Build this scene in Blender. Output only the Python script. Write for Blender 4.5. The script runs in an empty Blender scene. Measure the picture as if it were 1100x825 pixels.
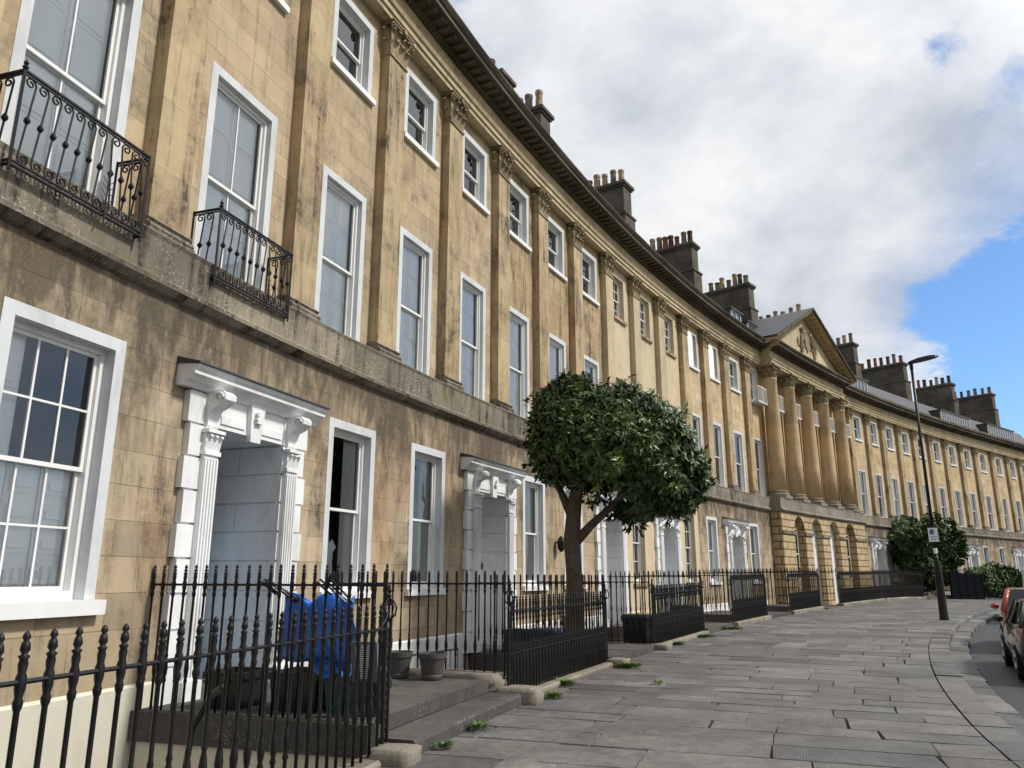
import bpy, math, random
from mathutils import Vector, Matrix
random.seed(7)
SC = bpy.context.scene
COL = SC.collection
R = random.random
def U(a, b): return a + (b - a) * random.random()

# ------------------------------------------------------------------ street curve
KS = [-40, -6, -4, -2, 0, 4, 10, 16, 22, 28, 34, 40, 46, 52, 58, 64, 70, 90, 130]
KH = [16, 16.5, 18.5, 20.5, 22.9, 25.1, 28.4, 31.6, 34.6, 37.4, 40.1, 42.6, 44.9, 46.9, 48.5, 49.7, 50.4, 51, 52]
def head(s):
    if s <= KS[0]: return math.radians(KH[0])
    for i in range(len(KS) - 1):
        if s <= KS[i + 1]:
            t = (s - KS[i]) / (KS[i + 1] - KS[i]); return math.radians(KH[i] + t * (KH[i + 1] - KH[i]))
    return math.radians(KH[-1])
DS = .25
_S = [-60 + DS * i for i in range(int(200 / DS))]
_X = []; _Y = []; x = y = 0
for s in _S:
    _X.append(x); _Y.append(y); h = head(s); x += math.sin(h) * DS; y += math.cos(h) * DS
i0 = _S.index(0.0); ox, oy = -2.40 - _X[i0], 13.12 - _Y[i0]
_X = [v + ox for v in _X]; _Y = [v + oy for v in _Y]
def W(p):
    """facade space (s along the terrace, o out from the pilaster faces, z up) -> world"""
    s, o, z = p
    f = (s + 60) / DS; i = max(0, min(len(_S) - 2, int(f))); t = f - i
    x = _X[i] + t * (_X[i + 1] - _X[i]); y = _Y[i] + t * (_Y[i + 1] - _Y[i]); h = head(s)
    return Vector((x + math.cos(h) * o, y - math.sin(h) * o, z))
def g(s):
    """gentle fall of the street"""
    if s < 3: return 0.0
    if s < 37: return .0105 * (s - 3)
    if s < 41: return .357
    return max(-.6, .357 - .02 * (s - 41))
def I(p): return Vector(p)

# ------------------------------------------------------------------ mesh builder
class MB:
    def __init__(self, tf=I): self.v = []; self.f = []; self.m = []; self.tf = tf; self.c = []; self.cur = None
    def add(self, vs, fs, mat=0):
        b = len(self.v); self.v += [tuple(v) for v in vs]
        for f in fs: self.f.append(tuple(i + b for i in f)); self.m.append(mat); self.c.append(self.cur)
    def box(self, a0, a1, b0, b1, c0, c1, mat=0):
        vs = [(a0, b0, c0), (a1, b0, c0), (a1, b1, c0), (a0, b1, c0), (a0, b0, c1), (a1, b0, c1), (a1, b1, c1), (a0, b1, c1)]
        self.add(vs, [(3, 2, 1, 0), (4, 5, 6, 7), (0, 1, 5, 4), (1, 2, 6, 5), (2, 3, 7, 6), (3, 0, 4, 7)], mat)
    def taper(self, a0, a1, b0, b1, c0, c1, e, mat=0):
        vs = [(a0, b0, c0), (a1, b0, c0), (a1, b1, c0), (a0, b1, c0), (a0 + e, b0 + e, c1), (a1 - e, b0 + e, c1), (a1 - e, b1 - e, c1), (a0 + e, b1 - e, c1)]
        self.add(vs, [(3, 2, 1, 0), (4, 5, 6, 7), (0, 1, 5, 4), (1, 2, 6, 5), (2, 3, 7, 6), (3, 0, 4, 7)], mat)
    def quad(self, a, b, c, d, mat=0): self.add([a, b, c, d], [(0, 1, 2, 3)], mat)
    def lathe(self, cx, cy, prof, n=8, mat=0, sx=1, sy=1):
        vs = []
        for r, z in prof:
            for k in range(n):
                a = 2 * math.pi * k / n; vs.append((cx + r * sx * math.cos(a), cy + r * sy * math.sin(a), z))
        fs = []
        for i in range(len(prof) - 1):
            for k in range(n):
                k2 = (k + 1) % n; fs.append((i * n + k, i * n + k2, (i + 1) * n + k2, (i + 1) * n + k))
        fs.append(tuple(range(n - 1, -1, -1))); fs.append(tuple(range((len(prof) - 1) * n, len(prof) * n)))
        self.add(vs, fs, mat)
    def tube(self, pts, r, n=5, mat=0):
        pts = [Vector(p) for p in pts]; rs = r if isinstance(r, (list, tuple)) else [r] * len(pts)
        vs = []
        up = None
        for i, p in enumerate(pts):
            d = (pts[min(i + 1, len(pts) - 1)] - pts[max(i - 1, 0)]).normalized()
            if up is None or abs(up.dot(d)) > .95: up = Vector((0, 0, 1)) if abs(d.z) < .9 else Vector((1, 0, 0))
            a = d.cross(up).normalized(); b = a.cross(d).normalized()
            for k in range(n):
                t = 2 * math.pi * k / n; vs.append(p + (a * math.cos(t) + b * math.sin(t)) * rs[i])
        fs = []
        for i in range(len(pts) - 1):
            for k in range(n):
                k2 = (k + 1) % n; fs.append((i * n + k, i * n + k2, (i + 1) * n + k2, (i + 1) * n + k))
        fs.append(tuple(range(n - 1, -1, -1))); fs.append(tuple(range((len(pts) - 1) * n, len(pts) * n)))
        self.add(vs, fs, mat)
    def sweep(self, prof, slist, mats=None, close=True):
        """prof: list of (o, z); swept along s"""
        n = len(prof); vs = []
        for s in slist:
            for o, z in prof: vs.append((s, o, z))
        b = len(self.v); self.v += vs
        for i in range(len(slist) - 1):
            for k in range(n - 1):
                self.f.append((b + i * n + k, b + (i + 1) * n + k, b + (i + 1) * n + k + 1, b + i * n + k + 1)); self.m.append(mats[k] if mats else 0); self.c.append(None)
        if close:
            self.f.append(tuple(b + k for k in range(n))); self.m.append(mats[0] if mats else 0); self.c.append(None)
            self.f.append(tuple(b + (len(slist) - 1) * n + k for k in range(n - 1, -1, -1))); self.m.append(mats[0] if mats else 0); self.c.append(None)
    def build(self, name, mats, parent=None, loc=None, smooth=False, kind=None):
        if not isinstance(mats, (list, tuple)): mats = [mats]
        org = Vector(loc) if loc is not None else (parent['_o'] and Vector(parent['_o']) if parent is not None and '_o' in parent else Vector((0, 0, 0)))
        me = bpy.data.meshes.new(name)
        wv = [self.tf(v) - org for v in self.v]
        me.from_pydata(wv, [], self.f)
        for m in mats: me.materials.append(m)
        for i, p in enumerate(me.polygons):
            p.material_index = min(self.m[i], len(mats) - 1); p.use_smooth = smooth
        uv = me.uv_layers.new(name='UVMap'); dat = [0.0] * (2 * len(me.loops))
        hascol = any(c is not None for c in self.c)
        li = 0
        for f in self.f:
            a, b, c = [Vector(self.v[i]) for i in (f[0], f[1], f[2])]
            nn = (b - a).cross(c - a)
            ax, ay, az = abs(nn.x), abs(nn.y), abs(nn.z)
            for i in f:
                q = self.v[i]
                if az >= ax and az >= ay: u, w = q[0], q[1]
                elif ax > ay: u, w = q[1] + q[0], q[2]
                else: u, w = q[0], q[2]
                dat[li] = u; dat[li + 1] = w; li += 2
        uv.data.foreach_set('uv', dat)
        if hascol:
            at = me.attributes.new('rnd', 'FLOAT', 'FACE'); at.data.foreach_set('value', [c if c is not None else .5 for c in self.c])
        me.update()
        o = bpy.data.objects.new(name, me); COL.objects.link(o)
        if parent is not None: o.parent = parent
        elif loc is not None: o.location = org
        o['_o'] = list(org)
        if kind: o['kind'] = kind
        return o

def thing(name, label, cat, loc=(0, 0, 0), group=None):
    o = bpy.data.objects.new(name, None); COL.objects.link(o); o.empty_display_size = .2
    o.location = loc; o['_o'] = list(loc); o['label'] = label; o['category'] = cat
    if group: o['group'] = group
    return o
def tag(o, label, cat, group=None):
    o['label'] = label; o['category'] = cat
    if group: o['group'] = group
    return o
def copy_tree(o, parent=None):
    c = o.copy(); COL.objects.link(c)
    if parent is not None: c.parent = parent
    for ch in list(o.children): copy_tree(ch, c)
    return c

# ------------------------------------------------------------------ materials
def newmat(name):
    m = bpy.data.materials.new(name); m.use_nodes = True; nt = m.node_tree; nt.nodes.clear()
    out = nt.nodes.new('ShaderNodeOutputMaterial'); b = nt.nodes.new('ShaderNodeBsdfPrincipled'); nt.links.new(b.outputs[0], out.inputs[0])
    return m, nt, b, out
class NT:
    def __init__(s, nt): s.nt = nt
    def n(s, t, **k):
        nd = s.nt.nodes.new(t)
        for a, v in k.items():
            if a.startswith('i_'):
                key = a[2:]; nd.inputs[int(key) if key.isdigit() else key.replace('_', ' ')].default_value = v
            else: setattr(nd, a, v)
        return nd
    def l(s, a, b): s.nt.links.new(a, b)
    def noise(s, vec, scale, detail=5, rough=.6, dist=0, sc=(1, 1, 1), loc=(0, 0, 0)):
        mp = s.n('ShaderNodeMapping'); mp.inputs['Scale'].default_value = sc; mp.inputs['Location'].default_value = loc; s.l(vec, mp.inputs[0])
        t = s.n('ShaderNodeTexNoise'); t.inputs['Scale'].default_value = scale; t.inputs['Detail'].default_value = detail
        t.inputs['Roughness'].default_value = rough; t.inputs['Distortion'].default_value = dist; s.l(mp.outputs[0], t.inputs['Vector'])
        return t.outputs[0]
    def ramp(s, fac, stops, interp='LINEAR'):
        r = s.n('ShaderNodeValToRGB'); s.l(fac, r.inputs[0]); e = r.color_ramp.elements; r.color_ramp.interpolation = interp
        while len(e) < len(stops): e.new(.5)
        for k, (p, c) in enumerate(stops):
            e[k].position = p; e[k].color = (c, c, c, 1) if isinstance(c, (int, float)) else (*c, 1)
        return r.outputs[0]
    def mix(s, fac, a, b, mode='MIX'):
        m = s.n('ShaderNodeMix', data_type='RGBA', blend_type=mode)
        for sock, v in ((m.inputs[0], fac), (m.inputs[6], a), (m.inputs[7], b)):
            if isinstance(v, (int, float)): sock.default_value = v
            elif isinstance(v, tuple): sock.default_value = (*v, 1)
            else: s.l(v, sock)
        return m.outputs[2]
    def math(s, op, a, b=0., clamp=False):
        m = s.n('ShaderNodeMath', operation=op); m.use_clamp = clamp
        for sock, v in ((m.inputs[0], a), (m.inputs[1], b)):
            if isinstance(v, (int, float)): sock.default_value = v
            else: s.l(v, sock)
        return m.outputs[0]
    def bump(s, h, strength=.3, dist=.01, normal=None):
        b = s.n('ShaderNodeBump'); b.inputs['Strength'].default_value = strength; b.inputs['Distance'].default_value = dist; s.l(h, b.inputs['Height'])
        if normal is not None: s.l(normal, b.inputs['Normal'])
        return b.outputs[0]
    def uv(s): return s.n('ShaderNodeUVMap', uv_map='UVMap').outputs[0]
    def pos(s): return s.n('ShaderNodeNewGeometry').outputs['Position']
    def sep(s, v):
        x = s.n('ShaderNodeSeparateXYZ'); s.l(v, x.inputs[0]); return x.outputs

def mat_stone(name, c1, c2, joint=(.78, .36), jdark=.55, stain=.6, stain_c=(.075, .06, .045), rust=.25, seed=0, soot_band=None, rough=.9, drip=.5, lichen=0, blk=(.84, 1.12)):
    """weathered ashlar; UV is metres (s, z)"""
    m, nt, b, out = newmat(name); T = NT(nt); uv = T.uv(); x, y, z = T.sep(uv)
    lo = (seed * 13.7, seed * 5.1, 0)
    big = T.noise(uv, .55, 4, .6, .3, loc=lo); mid = T.noise(uv, 2.6, 6, .65, .2, loc=lo); fine = T.noise(uv, 22, 5, .7, loc=lo)
    base = T.mix(T.ramp(big, [(.32, 0.), (.68, 1.)]), c1, c2)
    base = T.mix(T.ramp(mid, [(.3, .0), (.75, .45)]), base, tuple(v * .72 for v in c2))
    hgt = T.math('MULTIPLY', fine, .35)
    if joint:
        br = T.n('ShaderNodeTexBrick'); T.l(uv, br.inputs['Vector']); br.offset = .5
        br.inputs['Scale'].default_value = 1; br.inputs['Brick Width'].default_value = joint[0]; br.inputs['Row Height'].default_value = joint[1]
        br.inputs['Mortar Size'].default_value = .006; br.inputs['Mortar Smooth'].default_value = .4; br.inputs['Bias'].default_value = 0
        br.inputs['Color1'].default_value = (0, 0, 0, 1); br.inputs['Color2'].default_value = (1, 1, 1, 1); br.inputs['Mortar'].default_value = (.5, .5, .5, 1)
        blk_ = blk; blk = T.ramp(br.outputs['Color'], [(0, blk_[0]), (1, blk_[1])])
        base = T.mix(.8, base, T.mix(1., base, blk, 'MULTIPLY'))
        jm = T.math('MULTIPLY', br.outputs['Fac'], T.ramp(T.noise(uv, 1.3, 3, loc=lo), [(.35, .15), (.6, 1.)]))
        base = T.mix(T.math('MULTIPLY', jm, jdark), base, (.12, .085, .05))
        hgt = T.math('SUBTRACT', hgt, T.math('MULTIPLY', br.outputs['Fac'], .6))
    if rust:
        rn = T.noise(uv, .9, 5, .6, .4, sc=(1, .45, 1), loc=(seed * 3 + 40, 7, 0))
        base = T.mix(T.math('MULTIPLY', T.ramp(rn, [(.5, 0.), (.72, 1.)]), rust), base, (.42, .20, .07))
    if stain:
        s1 = T.noise(uv, .8, 6, .68, .5, sc=(1.1, .6, 1), loc=(seed * 7 + 3, 11, 0))
        s2 = T.noise(uv, 2.2, 5, .7, .2, sc=(2.4, .22, 1), loc=(seed * 2 + 9, 1, 0))
        mk = T.math('ADD', T.math('MULTIPLY', T.ramp(s1, [(.5, 0.), (.66, 1.)]), .85), T.math('MULTIPLY', T.ramp(s2, [(.5, 0.), (.66, 1.)]), drip))
        mk = T.math('MULTIPLY', mk, T.ramp(mid, [(.3, .35), (.6, 1.)]), True)
        grit = T.noise(uv, 11, 7, .75, .2); mk = T.math('MULTIPLY', mk, T.ramp(grit, [(.33, .35), (.58, 1.15)]), True)
        base = T.mix(T.math('MULTIPLY', mk, stain, True), base, stain_c)
    if lichen:
        l1 = T.ramp(T.noise(uv, 30, 3, .6), [(.57, 0.), (.63, 1.)]); l2 = T.ramp(T.noise(uv, 1.4, 4, .6, loc=(4, 4, 0)), [(.45, 0.), (.6, 1.)])
        base = T.mix(T.math('MULTIPLY', T.math('MULTIPLY', l1, l2), lichen), base, (.46, .45, .38))
        l3 = T.ramp(T.noise(uv, 1.1, 6, .75, loc=(14, 2, 0)), [(.58, 0.), (.68, 1.)]); base = T.mix(T.math('MULTIPLY', l3, lichen * .6), base, (.19, .165, .045))
    if soot_band:
        z0, z1, amt = soot_band
        mr = T.n('ShaderNodeMapRange'); T.l(y, mr.inputs[0]); mr.inputs[1].default_value = z0; mr.inputs[2].default_value = z1; mr.inputs[3].default_value = 0; mr.inputs[4].default_value = 1
        dn = T.noise(uv, 1.5, 6, .72, .4, sc=(1.6, .5, 1), loc=(seed + 21, 3, 0))
        mm = T.math('MULTIPLY', T.ramp(T.math('ADD', T.math('MULTIPLY', mr.outputs[0], .36), T.math('MULTIPLY', dn, 1.)), [(.62, 0.), (.86, 1.)]), amt)
        base = T.mix(mm, base, (.075, .062, .048))
        lich = T.ramp(T.noise(uv, 34, 3, .6), [(.6, 0.), (.68, 1.)])
        base = T.mix(T.math('MULTIPLY', T.math('MULTIPLY', lich, mm), .4), base, (.42, .42, .36))
    pit = T.ramp(T.noise(uv, 48, 3, .7), [(.30, 1.), (.38, 0.)])
    base = T.mix(T.math('MULTIPLY', pit, .45), base, (.11, .08, .05))
    T.l(base, b.inputs['Base Color']); b.inputs['Roughness'].default_value = rough; b.inputs['Specular IOR Level'].default_value = .2
    hgt = T.math('ADD', hgt, T.math('MULTIPLY', mid, .8))
    T.l(T.bump(hgt, .55, .02), b.inputs['Normal'])
    return m

def mat_simple(name, col, rough=.6, var=.15, scale=4, spec=.4, dirt=None, dirt_amt=.3, bump=.15, metal=0, coat=0, world=True):
    m, nt, b, out = newmat(name); T = NT(nt)
    p = T.pos() if world else T.uv()
    n1 = T.noise(p, scale, 5, .65); 
    c = T.mix(T.ramp(n1, [(.25, 0.), (.75, 1.)]), tuple(v * (1 - var) for v in col), tuple(min(1, v * (1 + var)) for v in col))
    if dirt:
        n2 = T.noise(p, scale * .6, 6, .7, .4, sc=(1, 1, .4), loc=(5, 3, 1)); c = T.mix(T.math('MULTIPLY', T.ramp(n2, [(.48, 0.), (.72, 1.)]), dirt_amt), c, dirt)
    T.l(c, b.inputs['Base Color']); b.inputs['Roughness'].default_value = rough; b.inputs['Specular IOR Level'].default_value = spec
    b.inputs['Metallic'].default_value = metal
    if coat: b.inputs['Coat Weight'].default_value = coat; b.inputs['Coat Roughness'].default_value = .05
    if bump: T.l(T.bump(T.noise(p, scale * 8, 4, .7), bump, .01), b.inputs['Normal'])
    return m

M = {}
OC1, OC2 = (.57, .46, .31), (.46, .36, .235)
M['wall'] = mat_stone('bath_stone_upper', OC1, OC2, stain=.7, rust=.3, seed=1)
M['wall_b'] = mat_stone('bath_stone_upper_stained', (.52, .40, .245), (.38, .285, .17), stain=.95, rust=.35, seed=2, drip=1.2)
M['wall_c'] = mat_stone('bath_stone_upper_far_sunlit', (.68, .545, .355), (.58, .45, .28), stain=.42, rust=.4, seed=3, drip=.8)  # paler stone for the far houses: sunlight on them put into the colour
M['gf'] = mat_stone('bath_stone_ground_floor', (.54, .44, .305), (.41, .325, .215), stain=1., rust=.4, seed=4, blk=(.72, 1.15), soot_band=(2.0, 4.7, .85))
M['cream'] = mat_stone('cream_painted_stone', (.66, .56, .385), (.60, .50, .335), joint=None, stain=.2, rust=.06, seed=5)
M['pil'] = mat_stone('pilaster_stone', (.56, .44, .275), (.43, .33, .20), joint=(3., .9), jdark=.3, stain=.95, rust=.08, seed=6, drip=.9)
M['pilcream'] = mat_stone('pilaster_cream', (.60, .50, .34), (.52, .43, .285), joint=None, stain=.45, rust=.1, seed=7)
M['soot'] = mat_stone('sooty_ledge_stone', (.36, .31, .235), (.16, .14, .11), joint=(1.4, 3.), jdark=.4, stain=1., stain_c=(.032, .03, .026), rust=.06, seed=8, lichen=.9, drip=1.2)
M['frieze'] = mat_stone('frieze_stone', (.64, .53, .35), (.53, .43, .275), joint=(1.1, 4.), jdark=.5, stain=.5, rust=.12, seed=9, drip=.9)
M['cornice'] = mat_stone('blackened_cornice_stone', (.19, .16, .118), (.07, .061, .048), joint=(.9, 5.), stain=.5, stain_c=(.015, .014, .013), rust=0, seed=10)
M['capital'] = mat_stone('carved_capital_stone', (.46, .37, .23), (.24, .19, .12), joint=None, stain=.9, stain_c=(.05, .042, .032), rust=.05, seed=11)
M['rustic'] = mat_stone('rusticated_stone', (.68, .51, .27), (.56, .40, .19), joint=None, stain=.3, rust=.2, seed=12)
M['column'] = mat_stone('column_stone', (.66, .50, .295), (.54, .39, .22), joint=(9., 1.2), jdark=.4, stain=.5, rust=.4, seed=13)
M['stack'] = mat_stone('chimney_stone', (.19, .165, .135), (.075, .066, .056), joint=(.7, .33), jdark=.6, stain=.6, stain_c=(.02, .019, .018), rust=.05, seed=14)
M['slab'] = mat_stone('dark_step_stone', (.115, .108, .098), (.065, .062, .058), joint=None, stain=.7, stain_c=(.028, .027, .026), rust=0, seed=15, lichen=.35)
M['plinth'] = mat_stone('pale_kerb_stone', (.34, .31, .25), (.2, .18, .145), joint=(1.1, 3.), stain=.7, stain_c=(.07, .065, .05), rust=0, seed=16)
M['rubble'] = mat_stone('vault_wall_stone', (.22, .18, .135), (.13, .11, .085), joint=(.6, .28), stain=.5, rust=.05, seed=17)
M['white'] = mat_simple('white_masonry_paint', (.80, .81, .82), .6, .04, 2.5, .25, (.36, .34, .30), .5, .3)
M['greywhite'] = mat_simple('grey_white_painted_reveal', (.62, .64, .66), .6, .06, 3., .3, (.35, .35, .34), .5, .15)
M['frame'] = mat_simple('white_gloss_joinery', (.80, .80, .79), .4, .03, 3, .5, (.5, .49, .46), .25, .03)
M['limewash'] = mat_simple('cream_limewash', (.62, .59, .49), .85, .07, 1.6, .2, (.34, .31, .24), .5, .3)
M['white_base'] = mat_simple('white_basement_paint', (.74, .74, .72), .8, .05, 2, .2, (.4, .39, .36), .45, .25)
M['shutter'] = mat_simple('white_shutter_paint', (.90, .94, .96), .5, .03, 3, .3, bump=0)
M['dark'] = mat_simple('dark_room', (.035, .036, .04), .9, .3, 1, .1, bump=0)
M['curtain'] = mat_simple('pale_curtain', (.5, .52, .5), .9, .1, 12, .1, bump=.2)
M['iron'] = mat_simple('black_painted_iron', (.007, .007, .008), .42, .35, 30, .32, (.03, .016, .01), .2, .25)
M['boards'] = mat_simple('black_stained_boards', (.008, .009, .011), 1., .3, 8, .0, bump=0)
M['slate'] = mat_simple('slate_roof', (.075, .078, .085), .6, .3, 6, .4, (.03, .03, .03), .4, .3)
M['lead'] = mat_simple('lead_flashing', (.05, .052, .058), .5, .2, 5, .4)
M['asphalt'] = mat_simple('asphalt', (.045, .045, .048), .6, .25, 3, .4, (.025, .025, .025), .4, .5)
M['soil'] = mat_simple('soil', (.04, .034, .027), .95, .3, 10, .1, bump=.6)
M['grass'] = mat_simple('rough_grass', (.05, .075, .025), .95, .4, 2, .1, bump=.5)
M['bluedoor'] = mat_simple('pale_blue_door', (.20, .33, .48), .35, .05, 3, .5, bump=.02)
M['whitedoor'] = mat_simple('white_panel_door', (.72, .73, .74), .35, .03, 3, .5, bump=.02)
M['bluebag'] = mat_simple('blue_woven_plastic', (.02, .15, .62), .35, .25, 9, .55, bump=.5)
M['blackplastic'] = mat_simple('black_plastic', (.016, .016, .017), .4, .2, 8, .4, bump=.05)
M['greenplastic'] = mat_simple('dark_green_plastic', (.012, .085, .06), .4, .15, 8, .45, bump=.05)
M['bluelid'] = mat_simple('blue_plastic_lid', (.015, .06, .22), .4, .15, 8, .45, bump=.05)
M['greypot'] = mat_simple('grey_plant_pot', (.075, .07, .068), .6, .12, 6, .3, bump=.1)
M['mat'] = mat_simple('grey_ribbed_rubber', (.14, .15, .19), .7, .2, 12, .3, bump=.2)
M['orange'] = mat_simple('orange_terracotta', (.55, .24, .07), .7, .15, 6, .3)
M['bark'] = mat_simple('rough_bark', (.12, .095, .07), .9, .4, 9, .15, (.04, .035, .03), .6, .9)
M['sign'] = mat_simple('white_sign', (.8, .82, .84), .4, .02, 3, .4, bump=0)
M['signblue'] = mat_simple('sign_blue', (.08, .14, .4), .4, .02, 3, .4, bump=0)
M['plaque'] = mat_simple('dark_plaque', (.05, .035, .025), .4, .2, 9, .5)
M['tyre'] = mat_simple('tyre_rubber', (.015, .015, .015), .8, .1, 9, .2)
M['rim'] = mat_simple('alloy_rim', (.4, .41, .43), .3, .05, 9, .5, metal=.8, bump=0)
M['carblack'] = mat_simple('black_car_paint', (.012, .010, .012), .25, .05, 2, .5, coat=1, bump=0)
M['carred'] = mat_simple('red_orange_car_paint', (.42, .045, .015), .25, .05, 2, .5, coat=1, bump=0)
M['vanblue'] = mat_simple('pale_blue_van_paint', (.50, .60, .72), .3, .03, 2, .5, coat=1, bump=0)
M['taillight'] = mat_simple('red_lamp_lens', (.30, .01, .01), .15, .05, 3, .6, coat=1, bump=0)
M['chrome'] = mat_simple('chrome_trim', (.7, .7, .7), .12, .02, 3, .6, metal=1, bump=0)
for k, c in {'pot_buff': (.42, .32, .2), 'pot_red': (.30, .11, .055), 'pot_dark': (.085, .06, .048), 'pot_grey': (.2, .18, .15)}.items():
    M[k] = mat_simple(k, c, .8, .25, 6, .2, (.04, .035, .03), .7, .2)

def mat_glass(name, tint=(.02, .025, .03), f0=.16):
    m, nt, b, out = newmat(name); T = NT(nt); nt.nodes.remove(b)
    tr = T.n('ShaderNodeBsdfTransparent'); tr.inputs[0].default_value = (.99, 1, 1, 1)
    gl = T.n('ShaderNodeBsdfGlossy'); gl.inputs['Roughness'].default_value = .02; gl.inputs[0].default_value = (1, 1, 1, 1)
    bp = T.bump(T.noise(T.uv(), 1.6, 2, .4), .06, .05); T.l(bp, gl.inputs['Normal'])
    fr = T.n('ShaderNodeFresnel'); fr.inputs[0].default_value = 1.55
    fac = T.math('ADD', T.math('MULTIPLY', fr.outputs[0], 1.25), .03, True)
    mx = T.n('ShaderNodeMixShader'); T.l(fac, mx.inputs[0]); T.l(tr.outputs[0], mx.inputs[1]); T.l(gl.outputs[0], mx.inputs[2]); T.l(mx.outputs[0], out.inputs[0])
    return m
M['glass'] = mat_glass('window_glass')
def mat_carglass():
    m, nt, b, out = newmat('car_glass'); b.inputs['Base Color'].default_value = (.012, .016, .018, 1); b.inputs['Roughness'].default_value = .04; b.inputs['Specular IOR Level'].default_value = .9
    return m
M['carglass'] = mat_carglass()

def mat_pavers():
    m, nt, b, out = newmat('pennant_flagstones'); T = NT(nt); p = T.pos()
    at = T.n('ShaderNodeAttribute', attribute_name='rnd'); r = at.outputs['Fac']
    col = T.ramp(r, [(0, (.080, .077, .073)), (.2, (.130, .126, .120)), (.4, (.165, .156, .142)), (.6, (.108, .106, .106)), (.8, (.195, .188, .174)), (1, (.098, .090, .081))])
    n1 = T.noise(p, 1.1, 6, .65, .3); n2 = T.noise(p, 9, 6, .7); n3 = T.noise(p, 60, 3, .7)
    col = T.mix(1., col, T.ramp(n1, [(.3, .62), (.7, 1.22)]), 'MULTIPLY')
    col = T.mix(1., col, T.ramp(n2, [(.25, .68), (.75, 1.25)]), 'MULTIPLY')
    col = T.mix(T.math('MULTIPLY', T.ramp(T.noise(p, 2.3, 5, .7, loc=(9, 9, 9)), [(.52, 0.), (.66, 1.)]), .55), col, (.075, .068, .062))
    sp = T.ramp(T.noise(p, 27, 2, .5, loc=(3, 1, 2)), [(.70, 0.), (.74, 1.)]); col = T.mix(T.math('MULTIPLY', sp, .6), col, (.33, .33, .31))
    T.l(col, b.inputs['Base Color']); b.inputs['Specular IOR Level'].default_value = .45
    T.l(T.ramp(n2, [(.3, .5), (.7, .78)]), b.inputs['Roughness'])
    # tooled grooves on some slabs
    uv = T.uv(); wv = T.n('ShaderNodeTexWave', wave_type='BANDS', bands_direction='Y'); wv.inputs['Scale'].default_value = 13; wv.inputs['Distortion'].default_value = 3.; wv.inputs['Detail'].default_value = 2; wv.inputs['Detail Scale'].default_value = .6
    T.l(uv, wv.inputs['Vector'])
    sel = T.ramp(r, [(.44, 0.), (.46, 1.), (.62, 1.), (.64, 0.)])
    h = T.math('ADD', T.math('MULTIPLY', T.math('MULTIPLY', wv.outputs['Fac'], sel), .28), T.math('ADD', T.math('MULTIPLY', n2, 1.1), T.math('MULTIPLY', n3, .35)))
    T.l(T.bump(h, .7, .012), b.inputs['Normal'])
    return m
M['paver'] = mat_pavers()
def mat_leaf(name, c1, c2, c3, rough=.35):
    m, nt, b, out = newmat(name); T = NT(nt); p = T.pos(); at = T.n('ShaderNodeAttribute', attribute_name='rnd')
    col = T.ramp(at.outputs['Fac'], [(0, c1), (.6, c2), (.93, c3), (1, c3)])
    col = T.mix(1., col, T.ramp(T.noise(p, 1.5, 3), [(.3, .7), (.7, 1.25)]), 'MULTIPLY')
    T.l(col, b.inputs['Base Color']); b.inputs['Roughness'].default_value = rough; b.inputs['Specular IOR Level'].default_value = .3
    return m
M['leaf'] = mat_leaf('glossy_dark_leaf', (.022, .046, .012), (.048, .085, .02), (.13, .18, .045), .38)
M['leaf2'] = mat_leaf('shrub_leaf', (.02, .048, .012), (.04, .082, .018), (.09, .15, .03), .5)
M['weed'] = mat_leaf('weed_leaf', (.06, .12, .02), (.09, .17, .03), (.16, .22, .05), .6)
# ------------------------------------------------------------------ setting
def frange(a, b, st):
    n = max(1, int(round((b - a) / st))); return [a + (b - a) * i / n for i in range(n + 1)]
def prism(mb, poly, o0, o1, mat=0):
    n = len(poly); vs = [(s, o0, z) for s, z in poly] + [(s, o1, z) for s, z in poly]
    mb.add(vs, [tuple(range(n)), tuple(range(2 * n - 1, n - 1, -1))] + [(i, i + n, (i + 1) % n + n, (i + 1) % n) for i in range(n)], mat)

# reverse faces when built in (left handed) facade space
_b = MB.build
def _build(self, *a, **k):
    if self.tf is W: self.f = [tuple(reversed(f)) for f in self.f]
    return _b(self, *a, **k)
MB.build = _build

# ground sheet (far land, lower than the terrace street), road, kerbs, pavement
mb = MB(); N_ = 24
mb.quad((-900, -900, -3.2), (900, -900, -3.2), (900, 900, -3.2), (-900, 900, -3.2))
mb.build('ground', M['grass'], kind='structure')
mb = MB(W); sl = frange(-26, 110, 1.0)
for i in range(len(sl) - 1):
    a, b = sl[i], sl[i + 1]
    mb.quad((a, 9.2, g(a) - .30), (b, 9.2, g(b) - .30), (b, 17.5, g(b) - .30), (a, 17.5, g(a) - .30))
mb.build('road', M['asphalt'], kind='structure')
mb = MB(W)
for i in range(len(sl) - 1):
    a, b = sl[i], sl[i + 1]
    for o0, o1, zz in ((17.5, 17.75, -.18), (17.75, 20.5, -.185)):
        mb.quad((a, o0, g(a) + zz), (b, o0, g(b) + zz), (b, o1, g(b) + zz), (a, o1, g(a) + zz), 1 if o1 > 20 else 0)
    mb.quad((a, 17.5, g(a) - .3), (b, 17.5, g(b) - .3), (b, 17.5, g(b) - .18), (a, 17.5, g(a) - .18))
    mb.quad((a, 20.5, g(a) - .185), (b, 20.5, g(b) - .185), (b, 26, -3.3), (a, 26, -3.3), 2)
mb.build('verge', [M['plinth'], M['paver'], M['grass']], kind='structure')
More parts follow.
